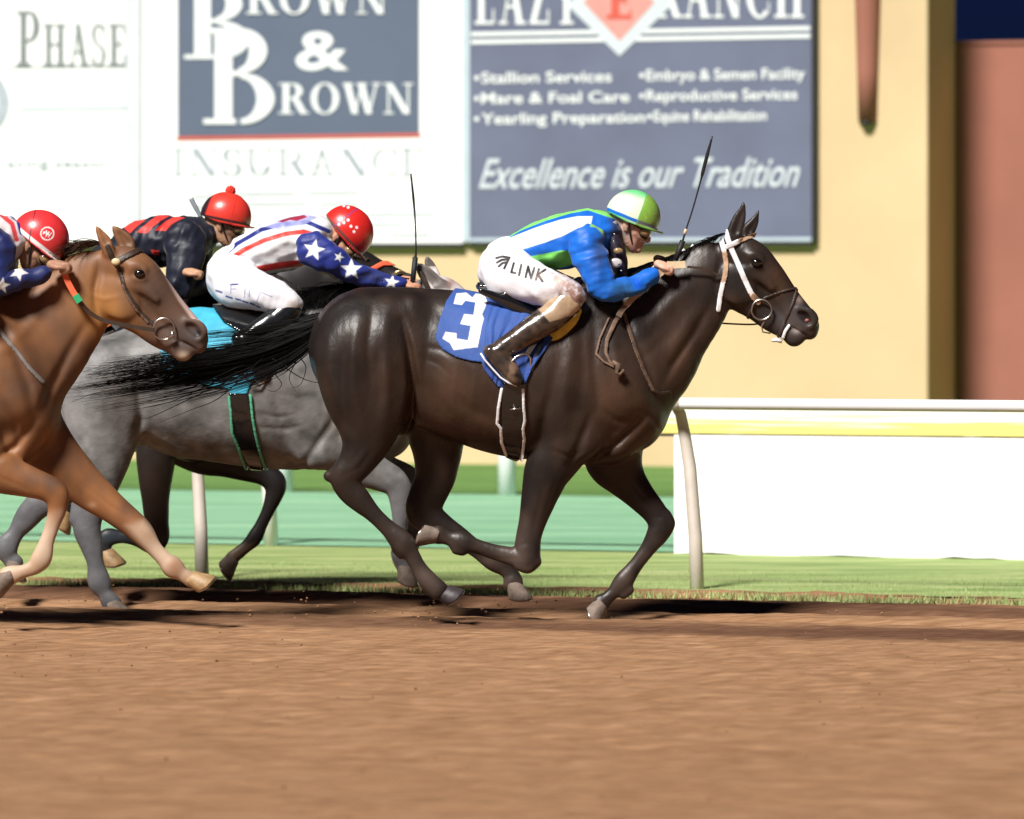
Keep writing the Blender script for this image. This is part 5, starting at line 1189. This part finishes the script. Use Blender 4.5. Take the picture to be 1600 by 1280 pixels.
# -- rider of the chestnut, at the left edge
def silk_left(v, px, py, arm):
    b = np.tile(np.array([.62, .60, .62]), (len(v), 1))
    for L, w_, c_ in (([(-60, 350), (0, 333), (22, 350), (30, 375)], 3.2, (.62, .05, .06)), ([(-60, 360), (-2, 345), (12, 365), (18, 390)], 4.5, (.62, .60, .60)), ([(-60, 342), (5, 328), (30, 345), (36, 365)], 2.6, NAVY),
                      ([(-60, 380), (-24, 372), (-8, 385), (0, 410)], 5, (.012, .025, .16)), ([(-60, 420), (0, 418), (10, 400)], 6, (.012, .025, .16)), ([(-60, 440), (-20, 440), (0, 430)], 4, (.62, .05, .06))):
        b = mixc(b, c_, lmask(px, py, L, w_, 1))
    s = np.tile(np.array([.012, .02, .10]), (len(v), 1)); near = v[:, 1] < YC
    for cx, cy, r, ro in ((36, 425, 15, 170), (11, 446, 13, 10), (-20, 430, 15, 0)): s = mixc(s, (.62, .60, .58), pmask(px, py, star(cx, cy, r, ro), .7)*near)
    return np.where(arm[:, None], s, b)
def helm_left(a, b, c):
    o = np.tile(np.array([.66, .035, .04]), (len(a), 1)); ng = c < 0
    o = mixc(o, (.82, .80, .80), smoothstep(.012, .014, b)*(1-smoothstep(.030, .032, b)))
    o = mixc(o, (.03, .015, .02), np.exp(-((a+.030+.55*(b-.03))/.0028)**4))
    x, y = .022, .082; r = np.hypot(a-x, b-y); o = mixc(o, (.85, .82, .82), (1-smoothstep(.0018, .0030, np.abs(r-.027)))*ng)
    L = [[(-.014, -.008), (-.008, .010), (-.002, -.006), (.003, .008)], [(.003, .010), (.001, -.014)], [(.002, -.003), (.013, .001)], [(.014, .010), (.011, -.010)], [(-.018, -.002), (-.010, .002)]]
    cr_, sr_ = math.cos(math.radians(10)), math.sin(math.radians(10))
    for l in L: o = mixc(o, (.85, .82, .82), (1-smoothstep(.0014, .0026, poly_dist(a-x, b-y, np.array([(p*cr_-q*sr_, p*sr_+q*cr_) for p, q in l]))))*ng)
    return o
YC = -.55
DC = dict(head=(52, 384), tilt=38, hsc=1.05, h=.004,
    torso=[(-112, 405, 28, .115), (-92, 398, 34, .125), (-62, 390, 40, .14), (-34, 384, 42, .155), (-10, 380, 42, .165), (12, 376, 34, .14), (26, 376, 18, .08)],
    pelvis=[(-100, 408, 30, .13), (-118, 422, 42, .15), (-125, 436, 41, .16), (-115, 448, 34, .155)],
    neck=[(18, 380, 19, .06), (36, 382, 18, .055), (50, 384, 18, .055)],
    arm=[(-8, 392, 32, .06, -.16), (-12, 414, 28, .056, -.19), (-14, 436, 22, .05, -.21), (0, 444, 18, .042, -.20), (28, 440, 16, .038, -.18), (52, 435, 14, .034, -.16), (70, 430, 12.5, .032, -.15)],
    arm2=[(0, 390, 32, .06, .16), (0, 414, 28, .056, .19), (4, 434, 20, .05, .20), (30, 438, 14, .038, .18), (66, 428, 12, .03, .12)],
    thigh=[(-120, 442, 38, .09, -.10), (-95, 450, 34, .09, -.17), (-66, 460, 30, .08, -.22), (-42, 470, 26, .066, -.245), (-30, 478, 22, .058, -.25), (-36, 488, 20, .052, -.25)],
    calf=[(-34, 486, 23, .054, -.255), (-52, 500, 21, .052, -.27), (-70, 512, 19, .048, -.285), (-88, 524, 18, .045, -.295), (-104, 534, 17, .042, -.305)],
    foot=[(-120, 536, 11, .034, -.31), (-108, 546, 15, .038, -.31), (-98, 560, 15, .042, -.31), (-88, 576, 12, .04, -.315)],
    hand=(92, 416, 8, -.13), hand2=(92, 412, 8, .10), handsc=1.1, skin=(.36, .19, .12), silk=silk_left, pants=lambda v, px, py: np.tile(np.array([.78, .77, .80]), (len(v), 1)), bootcol=boot_blk, helmet=helm_left, fold=40, lens=M['lens_amber'])
r4_, H4, F4 = rider('jockey at the left edge in navy starred silks, red helmet with a round logo', YC, DC)

# ---- whips -----------------------------------------------------------------------------
def whip(label, pts, rad, Y, mt, parent=None):
    x, y, z = W(pts[0][0], pts[0][1], Y); e = empty('whip', (x, y, z), label, 'whip', 'jockeys\' whips')
    n1 = 2; tubes('handle', [([W(*p, Y) for p in pts[:2]], rad[0])], M['black_matt'], e, n=10)
    tubes('shaft', [(cr_path([W(*p, Y) for p in pts[1:]]), np.interp(np.linspace(0, 1, len(cr_path([W(*p, Y) for p in pts[1:]]))), np.linspace(0, 1, len(pts)-1), rad[1:]))], mt, e, n=8)
    return e
M['whip_black'] = mat('black_shaft', (.014, .014, .016), rough=.35, var=.1)
w1 = whip('black whip held upright by the jockey in the lime green helmet', [(1055, 407), (1067, 376), (1071, 362), (1083, 325), (1095, 282), (1098, 270), (1105, 243), (1113, 213)], [.0125, .005, .004, .0036, .004, .0085, .0085, .0035], -.08, M['whip_black'])
tubes('ferrule', [([W(1069.5, 366, -.08), W(1072, 358, -.08)], [.008, .006])], M['rein_grip'], w1, n=10)
w2 = whip('thin black whip standing upright above the jockey with the star sleeves', [(644, 448), (649, 402), (650, 392), (649, 350), (646, 310), (642, 272)], [.013, .007, .004, .0035, .006, .004], 1.05, M['whip_black'])
w3 = whip('grey whip behind the back of the jockey with the pompom', [(322, 352), (314, 340), (306, 325), (298, 310)], [.010, .009, .012, .012], 2.05, mat('grey_shaft', (.25, .28, .32), rough=.5))
# ------------------------------------------------------------------ the chestnut at the left
YC0 = -.55
che = empty('racehorse', W(-80, 600, YC0)[0:1]+(YC0, 0.0), 'chestnut racehorse at the left edge, thin blaze and white socks, foreleg stretched forward', 'horse', None)
FC = Field(); c = lambda pts, dy=0., ratio=.85: CH_(pts, YC0, dy, ratio)
simc = Sim((182, 386), (318, 540))
horse_head(FC, simc, YC0, ear_pts=[([(1139, 378, 9, .018), (1134, 362, 9.5, .018), (1126, 347, 6.5, .011), (1118, 333, 1.6, .004)], -.055),
                                    ([(1168, 380, 11, .018), (1164, 364, 13, .018), (1154, 350, 9, .012), (1144, 338, 2, .005)], .055)])
FC.add(c([(-430, 560, 92, .24), (-395, 566, 106, .27), (-340, 568, 112, .28), (-280, 575, 116, .29), (-220, 584, 122, .30), (-150, 590, 130, .305), (-90, 592, 132, .29), (-30, 588, 116, .24), (0, 602, 98, .21)], ratio=.8), k=.03, n=5)
FC.add(c([(-10, 610, 100, .19), (22, 630, 70, .17), (34, 655, 56, .14), (5, 690, 44, .13)]), k=.04)
FC.add(c([(140, 444, 52, .068), (122, 462, 62, .078), (92, 500, 72, .092), (55, 535, 86, .11), (20, 560, 100, .15), (-20, 580, 112, .19)]), k=.035)
FC.add(c([(-20, 462, 14, .06), (-60, 466, 16, .08)]), k=.03)
for sg in (-1, 1):
    FC.add(c([(-20, 520, 30, .04), (0, 560, 38, .06), (20, 620, 42, .085)], sg*.145), k=.07)
    FC.add(c([(-65, 650, 48, .08), (-50, 690, 44, .08)], sg*.17), k=.05)
    FC.add(c([(42, 655, 38, .08), (22, 698, 30, .07)], sg*.08), k=.04)
    FC.add(c([(-440, 530, 62, .09), (-440, 590, 60, .10), (-425, 640, 52, .09)], sg*.13), k=.07)
# stretched foreleg (off) and folded foreleg (near)
FC.add(c([(30, 640, 58, 0.1), (60, 688, 50, 0.095), (98, 728, 40, 0.075), (140, 766, 31, 0.056), (180, 797, 23.5, 0.046), (206, 818, 21, 0.044), (222, 834, 19.5, 0.042), (240, 856, 13.2, 0.027), (258, 875, 12.76, 0.0252), (270, 886, 16.5, 0.033), (283, 896, 11.44, 0.0252), (293, 902, 11.88, 0.0288), (299, 906, 12.32, 0.0306)], .08), k=.03, n=6)
FC.add(c([(-60, 660, 55, 0.1), (-35, 712, 42, 0.08), (0, 738, 33, 0.065), (42, 752, 25, 0.05), (72, 762, 21, 0.045), (88, 774, 19.76, 0.0437), (90, 794, 15.5, 0.034), (82, 820, 11.88, 0.0252), (73, 848, 11.88, 0.0243), (65, 872, 16, 0.032), (54, 886, 12.32, 0.0252), (36, 893, 11, 0.0243), (20, 898, 15, 0.033), (12, 900, 15, 0.034)], -.15), k=.03, n=6)
# hind legs, out of the frame
FC.add(c([(-440, 580, 80, .12), (-430, 650, 56, .10), (-415, 700, 36, .07), (-425, 745, 26, .05), (-445, 775, 21, .042), (-425, 820, 16, .03), (-400, 865, 18, .034), (-380, 890, 14, .028), (-362, 912, 17, .035)], -.14), k=.035, n=5)
FC.add(c([(-420, 600, 76, .12), (-380, 660, 52, .10), (-350, 700, 36, .07), (-352, 750, 26, .05), (-368, 785, 21, .042), (-335, 825, 16, .03), (-300, 862, 18, .034), (-282, 882, 14, .028), (-262, 905, 17, .035)], .13), k=.035, n=5)
def gpc(pl): return [W(a, b, YC0)[0::2] for a, b in pl]
for pl, wd, amt in [([(-10, 480), (25, 540), (50, 600), (58, 650)], .025, .010), ([(140, 500), (110, 550), (85, 600), (70, 640)], .022, .010), ([(-60, 580), (-70, 640), (-80, 700), (-90, 730)], .03, .009),
                    ([(-20, 660), (-30, 700), (-45, 740)], .022, .010), ([(60, 655), (30, 695), (-10, 722)], .018, .012), ([(160, 400), (150, 450), (152, 500)], .016, .009),
                    ([(10, 620), (30, 660), (34, 700)], .016, .006), ([(120, 750), (170, 790), (205, 812)], .006, .003), ([(0, 740), (50, 762)], .006, .003)]: FC.groove(gpc(pl), wd*.9, amt*1.5)
for pl, wd, amt in [([(140, 460), (165, 468), (195, 462)], .006, -.003), ([(196, 430), (210, 470), (240, 492)], .006, -.0025), ([(70, 480), (40, 520), (0, 560)], .03, -.004)]: FC.groove(gpc(pl), wd*.9, amt*1.5)
def col_che(v, px, py):
    b = np.tile(np.array([.25, .105, .038]), (len(v), 1)); n = vnoise(v[:, 0]*7, v[:, 1]*7, v[:, 2]*9, 51)+.6*vnoise(v[:, 0]*19, v[:, 1]*19, v[:, 2]*15, 52); b = mixc(b, (.12, .055, .028), np.clip(.3+1.5*n, 0, 1)); dk = np.array([.075, .044, .032])
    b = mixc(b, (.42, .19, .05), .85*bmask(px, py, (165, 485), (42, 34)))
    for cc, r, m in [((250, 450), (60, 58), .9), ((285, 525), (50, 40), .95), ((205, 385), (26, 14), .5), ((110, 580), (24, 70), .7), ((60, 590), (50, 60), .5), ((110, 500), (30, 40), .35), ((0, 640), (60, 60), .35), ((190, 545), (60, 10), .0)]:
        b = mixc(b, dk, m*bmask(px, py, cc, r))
    b = mixc(b, (.085, .065, .06), .9*bmask(px, py, (300, 530), (36, 30)))
    b = mixc(b, (.008, .006, .006), bmask(px, py, (311, 521), (8, 8))*(np.abs(v[:, 1]-YC0) < .056))
    b = mixc(b, (.60, .44, .40), pmask(px, py, [(224, 384), (245, 392), (272, 430), (296, 476), (316, 505), (306, 506), (280, 470), (255, 425), (236, 400)], 3)*(np.abs(v[:, 1]-YC0) < .045)*.9)
    b = mixc(b, (.60, .48, .36), .8*bmask(px, py, (288, 556), (9, 7)))
    wh = np.array([.52, .38, .27]); off = v[:, 1] > YC0
    m = pmask(px, py, [(196, 822), (222, 815), (300, 880), (320, 920), (280, 930)], 9)*off; b = mixc(b, wh, np.clip(.7+n, .3, 1)*m)
    m = pmask(px, py, [(60, 800), (112, 792), (112, 850), (80, 910), (-20, 930), (-20, 880), (40, 862)], 8)*(1-off); b = mixc(b, wh, np.clip(.7+n, .3, 1)*m)
    b = mixc(b, (.30, .13, .06), .6*bmask(px, py, (272, 886), (12, 12)))
    b = mixc(b, (.45, .26, .16), .8*bmask(px, py, (143, 790), (7, 5))*off)
    return b
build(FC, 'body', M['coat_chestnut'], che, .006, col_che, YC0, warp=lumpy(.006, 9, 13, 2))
for dy in (-.083, .083):
    ex, ey = simc.p(1182, 410.5); x, y, z = W(ex, ey, YC0+dy); link('eye', ellips((x, YC0+dy, z), (.024, .017, .019)), M['eye'], che)
hoof_mesh('hoof', (297, 903), 42, YC0, .08, M['hoof_amber'], che, shoe=M['steel'])
hoof_mesh('hoof', (18, 898), 160, YC0, -.15, M['hoof_dusty'], che, shoe=M['steel'])
hoof_mesh('hoof', (-362, 912), 45, YC0, -.14, M['hoof_dusty'], che)
hoof_mesh('hoof', (-262, 905), 50, YC0, .13, M['hoof_dusty'], che)
mane(che, [(0, 450), (40, 436), (80, 412), (110, 394), (135, 384), (160, 378)], M['hair_brown'], 620, 52, YC0, 26, 15, .0022, spread=.03, lay=10)
sc_ = lambda pl: simc.l(pl)
def hc(name, mt, pl, wd, t=.006, h=.0045): return shell(FC, name, mt, che, [tuple(p)+(wd/2,) for p in pl], t=t, h=h, tin=.003, Y=YC0)
hc('crownpiece', M['leather'], [(170, 386), (178, 405), (184, 414)], 9)
hc('browband', M['leather'], [(182, 410), (200, 400), (218, 390), (232, 385)], 9, t=.008)
hc('cheekpiece', M['leather'], [(183, 408), (190, 428), (196, 448), (206, 466), (222, 490), (240, 506)], 6.5)
hc('cheekpiece', M['leather_mid'], [(194, 446), (200, 462), (214, 484), (232, 504)], 4, t=.008)
x, y, z = W(181, 409, YC0-.10); link('brow_stud', ellips((x, y, z), (.020, .010, .016)), mat('cream_stud', (.75, .60, .35), rough=.3), che)
for dy in (-.06, .06): torus('bit_ring', W(256, 514, YC0+dy), .048, .0045, M['steel'], che)
tubes('bit_link', [([W(262, 528, YC0-.07), W(270, 524, YC0-.07), W(268, 518, YC0-.07)], .008)], M['steel'], che)
cx_ = lambda L, d: [W(a, b, YC0+dd) for (a, b), dd in zip(L, d)]
rr_ = [(99, 422), (104, 436), (112, 452), (122, 468)]
ribbon('rein_grip', cr_path(cx_(rr_, [-.135]*4)), .026, .007, mat('orange_rein_grip', (.80, .13, .05), rough=.6, var=.06), che)
ribbon('rein_mark', cr_path(cx_([(118, 461), (121, 466), (125, 472)], [-.142]*3)), .030, .006, mat('green_tape', (.02, .35, .14), rough=.5), che)
ribbon('rein', cr_path(cx_([(125, 472), (140, 488), (160, 500), (185, 506), (215, 512), (242, 516)], [-.13, -.115, -.105, -.10, -.09, -.08])), .018, .006, M['leather'], che)
hc('breast_strap', mat('grey_strap', (.20, .18, .17), rough=.6, var=.2), [(-5, 500), (12, 524), (32, 548), (52, 574), (72, 596)], 6)
shell(FC, 'saddle_cloth', mat('red_cloth', (.55, .03, .03), rough=.7, var=.1), che, [(-150, 448), (-220, 450), (-235, 530), (-190, 570), (-120, 600), (-60, 560), (-40, 480), (-80, 450)], t=.010, h=.007, tin=.004, Y=YC0)
shell(FC, 'saddle', M['black_gloss'], che, [(-150, 452), (-70, 455), (-64, 500), (-100, 520), (-140, 480)], t=.03, h=.007, tin=.002, Y=YC0)
shell(FC, 'girth', M['black_matt'], che, [(-140, 560), (-105, 560), (-105, 735), (-138, 735)], t=.014, h=.007, tin=.002, Y=YC0)
tail('tail', [(-520, 505, 12), (-545, 521, 24), (-580, 540, 36), (-640, 560, 44), (-720, 575, 48)], 260, M['hair_brown'], che, YC0+.02, 4, 20)

# ------------------------------------------------------------------ the grey behind
YG0 = 1.15
gry = empty('racehorse', W(330, 600, YG0)[0:1]+(YG0, 0.0), 'grey racehorse with white face and turquoise cloth, behind the dark horse\'s streaming tail', 'horse', None)
FG = Field(); c = lambda pts, dy=0., ratio=.85: CH_(pts, YG0, dy, ratio)
FG.add(c([(178, 606, 82, .24), (200, 606, 88, .26), (250, 600, 100, .27), (300, 600, 116, .28), (350, 604, 119, .29), (400, 605, 125, .295), (450, 604, 130, .28), (500, 605, 128, .24), (540, 612, 110, .21)], ratio=.8), k=.03, n=5)
FG.add(c([(530, 615, 105, .19), (570, 640, 78, .17), (592, 662, 58, .14), (560, 690, 44, .13)]), k=.04)
FG.add(c([(676, 482, 42, .062), (655, 492, 52, .07), (630, 510, 64, .085), (600, 535, 80, .11), (560, 565, 98, .15), (530, 585, 110, .19)]), k=.035)
FG.add(c([(505, 462, 13, .05), (475, 468, 14, .07)]), k=.03)
simg = Sim((674, 431), (790, 554))
horse_head(FG, simg, YG0, ear_pts=[([(1166, 388, 12, .018), (1152, 380, 17, .018), (1136, 360, 14, .013), (1126, 343, 6, .008), (1121, 333, 2, .005)], -.06),
                                   ([(1160, 374, 9, .018), (1152, 358, 11, .018), (1146, 344, 9, .013), (1144, 333, 3, .006)], .06)])
for sg in (-1, 1):
    FG.add(c([(160, 592, 54, .09), (160, 625, 56, .10), (165, 660, 50, .09)], sg*.12), k=.07)
    FG.add(c([(500, 520, 34, .05), (515, 570, 42, .07), (545, 640, 46, .09)], sg*.14), k=.06)
    FG.add(c([(480, 650, 44, .08), (500, 695, 40, .08)], sg*.16), k=.05)
FG.add(c([(165, 610, 74, 0.12), (163, 660, 60, 0.11), (160, 705, 48, 0.085), (155, 745, 36, 0.064), (146, 780, 27, 0.052), (138, 808, 23, 0.045), (136, 828, 22, 0.042), (142, 850, 18.72, 0.0354), (149, 880, 13.64, 0.027), (155, 908, 18.2, 0.0354), (163, 926, 12.32, 0.0252), (172, 940, 15, 0.032), (176, 944, 15, 0.033)], -.15), k=.035, n=6)
FG.add(c([(125, 780, 12, .024), (116, 812, 9, .022)], -.15), k=.02)
FG.add(c([(150, 620, 70, 0.12), (140, 680, 52, 0.1), (132, 725, 38, 0.07), (112, 755, 28, 0.054), (88, 772, 24, 0.046), (62, 788, 22, 0.042), (42, 808, 19.76, 0.0374), (24, 834, 14.08, 0.027), (10, 856, 18.2, 0.0354), (14, 872, 12.32, 0.0252), (22, 880, 15, 0.032)], .13), k=.035, n=6)
FG.add(c([(520, 670, 50, 0.09), (540, 710, 38, 0.08), (568, 730, 31, 0.06), (594, 742, 26, 0.05), (614, 752, 22, 0.046), (624, 766, 20, 0.042), (626, 790, 16, 0.034), (625, 820, 12.32, 0.0252), (626, 848, 12.76, 0.0252), (628, 866, 16.5, 0.032), (631, 880, 11.88, 0.0252), (632, 888, 12.76, 0.0288)], -.12), k=.03, n=6)
FG.add(c([(530, 680, 50, .09), (520, 730, 36, .07), (512, 765, 28, .055), (505, 800, 22, .045), (500, 830, 19.5, .042), (480, 850, 16, .034), (452, 858, 14, .028), (430, 862, 16, .032)], .12), k=.03) if False else None
FG.add(c([(540, 680, 46, .09), (570, 715, 34, .07), (600, 735, 26, .05), (640, 750, 20, .044), (652, 772, 18, .04), (650, 800, 14, .03), (648, 830, 14, .028), (640, 850, 16, .032), (636, 862, 14, .03)], .12), k=.03, n=5)
def gpg(pl): return [W(a, b, YG0)[0::2] for a, b in pl]
for pl, wd, amt in [([(215, 560), (222, 610), (226, 650), (212, 690)], .022, .014), ([(140, 560), (135, 620), (140, 680)], .025, .008), ([(430, 600), (440, 650), (460, 700)], .03, .010), ([(545, 600), (520, 660), (480, 720), (470, 735)], .02, .010),
                    ([(395, 640), (440, 650), (470, 645)], .008, .004), ([(400, 665), (450, 668), (485, 660)], .008, .004), ([(560, 590), (545, 640), (530, 690)], .02, .008), ([(230, 670), (280, 700), (330, 712), (390, 700)], .012, -.004),
                    ([(430, 610), (470, 620), (500, 612)], .006, .003), ([(500, 540), (540, 560), (560, 610)], .02, .006)]: FG.groove(gpg(pl), wd*.9, amt*1.5)
def col_gry(v, px, py):
    b = np.tile(np.array([.165, .160, .155]), (len(v), 1)); n = vnoise(v[:, 0]*16, v[:, 1]*16, v[:, 2]*16, 31); n = n+.7*vnoise(v[:, 0]*34, v[:, 1]*34, v[:, 2]*34, 32); b = b*(1+.75*n)[:, None]
    b = mixc(b, (.30, .30, .31), .6*bmask(px, py, (110, 600), (40, 90)))
    b = mixc(b, (.09, .07, .06), .6*bmask(px, py, (195, 620), (26, 60))); b = mixc(b, (.10, .085, .08), .55*bmask(px, py, (440, 610), (40, 40)))
    b = mixc(b, (.26, .19, .13), .5*bmask(px, py, (550, 650), (30, 30))); b = mixc(b, (.30, .27, .23), .7*bmask(px, py, (235, 680), (26, 12)))
    b = mixc(b, (.10, .10, .11), smoothstep(730, 790, py)*.75)
    b = mixc(b, (.62, .56, .54), smoothstep(664, 672, px)*(1-smoothstep(470, 500, py))*1.0)
    b = mixc(b, (.14, .12, .11), np.clip(1.*(py < 417)+1.*(v[:, 1] < YG0-.045)*pmask(px, py, [(630, 380), (670, 380), (712, 430), (704, 452), (680, 452), (650, 415)], 2), 0, 1))
    b = mixc(b, (.40, .25, .22), .8*bmask(px, py, (706, 440), (8, 10)))
    return b
build(FG, 'body', M['coat_grey'], gry, .0065, col_gry, YG0, warp=lumpy(.007, 10, 23, 2))
for dy in (-.083, .083):
    ex, ey = simg.p(1182, 410.5); link('eye', ellips(W(ex, ey, YG0+dy), (.024, .017, .019)), M['eye'], gry)
hoof_mesh('hoof', (174, 942), 70, YG0, -.15, M['hoof_dusty'], gry)
hoof_mesh('hoof', (20, 878), 100, YG0, .13, M['hoof_dusty'], gry, shoe=M['steel'])
hoof_mesh('hoof', (632, 886), 100, YG0, -.12, M['hoof_dusty'], gry, shoe=M['steel'])
hoof_mesh('hoof', (634, 858), 150, YG0, .12, M['hoof_dusty'], gry)
mane(gry, [(470, 458), (500, 450), (530, 446), (560, 440), (600, 436), (640, 432)], M['hair_black'], 1500, 62, YG0-.03, 4, 25, .0024, spread=.05, lay=22)
turq = mat('turquoise_cloth', (.05, .40, .58), rough=.6, var=.15, vscale=14, bump=.002, bscale=80)
shell(FG, 'saddle_cloth', turq, gry, [(275, 470), (350, 468), (440, 480), (420, 560), (396, 600), (385, 628), (368, 624), (362, 606), (330, 602), (290, 590), (262, 575), (254, 540), (258, 500)], t=.010, h=.006, tin=.004, Y=YG0, warp=folds(.004, 60, 24, 4, 3))
shell(FG, 'saddle', M['black_gloss'], gry, [(330, 474), (440, 470), (446, 510), (400, 530), (350, 500)], t=.028, h=.006, tin=.002, Y=YG0)
shell(FG, 'girth', M['black_gloss'], gry, [(362, 612), (392, 612), (404, 680), (413, 735), (392, 736), (374, 690), (366, 650)], t=.014, h=.006, tin=.002, Y=YG0)
M['green_edge'] = mat('green_edging', (.10, .42, .25), rough=.4, var=.05)
for pl in ([(363, 618), (366, 650), (367, 676), (377, 700), (385, 733)], [(396, 616), (399, 650), (403, 676), (408, 700), (416, 733)]):
    shell(FG, 'girth_edge', M['green_edge'], gry, [p+(2.2,) for p in pl], t=.018, h=.0055, Y=YG0)
stirrup(402, 583, YG0-.33, gry, ang=-30)
hg = lambda name, mt, pl, wd, t=.006: shell(FG, name, mt, gry, [tuple(p)+(wd/2,) for p in simg.l(pl)], t=t, h=.005, tin=.003, Y=YG0)
hg('cheekpiece', M['leather'], [(1133, 364), (1143, 392), (1162, 436), (1176, 466)], 8)
for dy in (-.06, .06): torus('bit_ring', W(*simg.p(1190, 484), YG0+dy), .046, .0045, M['steel'], gry)
tail('tail', [(110, 510, 10), (85, 526, 18), (50, 545, 24), (0, 560, 30), (-60, 575, 34)], 300, M['hair_black'], gry, YG0+.02, 5, 24)

# ------------------------------------------------------------------ the near-black horse farthest from the camera
YK0 = 2.0
blk_ = empty('racehorse', W(150, 600, YK0)[0:1]+(YK0, 0.0), 'nearly black racehorse under the pompom jockey, mostly hidden behind the grey horse', 'horse', None)
FK = Field(); c = lambda pts, dy=0., ratio=.85: CH_(pts, YK0, dy, ratio)
FK.add(c([(-70, 572, 84, .24), (-40, 576, 98, .26), (20, 584, 102, .27), (80, 590, 106, .28), (140, 594, 108, .285), (200, 592, 108, .28), (240, 595, 115, .26), (290, 592, 118, .23)], ratio=.8), k=.03, n=5)
FK.add(c([(290, 605, 100, .19), (325, 625, 72, .17), (338, 650, 52, .14), (300, 680, 42, .12)]), k=.04)
FK.add(c([(500, 425, 40, .062), (480, 440, 50, .07), (450, 462, 62, .085), (410, 495, 76, .11), (360, 535, 92, .15), (310, 570, 106, .19)]), k=.035)
simk = Sim((505, 385), (652, 452))
horse_head(FK, simk, YK0, ear_pts=[([(1138, 382, 9, .018), (1126, 376, 9, .016), (1112, 372, 4, .006)], -.05), ([(1140, 382, 9, .018), (1128, 377, 8, .016), (1114, 374, 4, .006)], .05)])
FK.add(c([(262, 660, 46, 0.09), (246, 700, 34, 0.075), (243, 740, 28, 0.062), (243, 780, 22, 0.048), (245, 815, 19.24, 0.0437), (247, 838, 18.72, 0.0437), (238, 850, 16, 0.036), (215, 844, 11, 0.027), (190, 839, 10.56, 0.0243), (168, 840, 15, 0.031), (162, 852, 10.56, 0.0243), (165, 862, 11, 0.0252)], -.12), k=.03, n=6)
FK.add(c([(280, 680, 46, 0.09), (318, 712, 30, 0.07), (352, 722, 24, 0.056), (386, 733, 19.76, 0.0468), (412, 740, 18.72, 0.0437), (428, 752, 18.72, 0.0437), (430, 768, 15.5, 0.036), (420, 795, 11, 0.0261), (408, 820, 10.56, 0.0243), (398, 840, 12.76, 0.0279), (384, 855, 10.56, 0.0243), (368, 868, 10.56, 0.0243), (362, 873, 11.44, 0.027)], .12), k=.03, n=6)
FK.add(c([(-60, 590, 72, .12), (-62, 650, 52, .10), (-50, 700, 34, .07), (-30, 730, 26, .05), (-8, 738, 21, .042), (30, 752, 16, .032), (62, 768, 15, .03), (84, 780, 16, .032), (98, 792, 13, .028), (104, 800, 13, .03)], -.13), k=.035, n=5)
FK.add(c([(-60, 600, 70, .12), (-40, 660, 48, .10), (-60, 720, 28, .06), (-90, 755, 21, .045), (-80, 800, 15, .03), (-70, 850, 16, .032), (-60, 875, 13, .028)], .13), k=.035, n=5)
def col_blk(v, px, py):
    b = np.tile(np.array([.013, .011, .011]), (len(v), 1)); b = mixc(b, (.055, .035, .025), .7*bmask(px, py, (245, 760), (22, 60)))
    b = mixc(b, (.16, .11, .07), smoothstep(846, 862, py)*(px > 330)); return mixc(b, (.04, .06, .08), .7*bmask(px, py, (190, 840), (40, 12)))
build(FK, 'body', M['coat_dark'], blk_, .0075, col_blk, YK0, warp=lumpy(.006, 10, 33, 2))
hoof_mesh('hoof', (165, 862), 72, YK0, -.12, M['hoof_amber'], blk_, shoe=M['steel'])
hoof_mesh('hoof', (364, 871), 140, YK0, .12, M['hoof_dusty'], blk_, shoe=M['steel'])
hoof_mesh('hoof', (103, 799), 125, YK0, -.13, M['hoof_amber'], blk_, shoe=M['steel'])
hoof_mesh('hoof', (-60, 875), 60, YK0, .13, M['hoof_dusty'], blk_)
hk = lambda name, mt, pl, wd, t=.007: shell(FK, name, mt, blk_, [tuple(p)+(wd/2,) for p in pl], t=t, h=.005, tin=.003, Y=YK0)
hk('noseband', mat('orange_noseband', (.78, .12, .05), rough=.6, var=.1), [(582, 421), (598, 412), (612, 411), (632, 413)], 8, .010)
hk('blaze_patch', M['leather'], [(548, 398), (575, 405)], 5)
for dy in (-.065, .065): torus('bit_ring', W(624, 432, YK0+dy), .026, .006, M['brass'], blk_)
orange = mat('orange_cloth', (.85, .17, .02), rough=.6, var=.08)
shell(FK, 'saddle_cloth', orange, blk_, [(125, 470), (185, 478), (215, 480), (205, 520), (180, 508), (158, 516), (138, 532), (120, 540)], t=.03, h=.007, tin=.002, Y=YK0)
shell(FK, 'saddle', M['black_matt'], blk_, [(140, 470), (230, 472), (235, 510), (190, 520)], t=.035, h=.008, tin=.002, Y=YK0)
mane(blk_, [(330, 462), (380, 432), (430, 402), (480, 384), (505, 376)], M['hair_black'], 200, 26, YK0, 10, 35, .0024)
tail('tail', [(-145, 505, 10), (-170, 526, 18), (-210, 545, 24), (-260, 560, 30)], 160, M['hair_black'], blk_, YK0+.02, 6, 16)
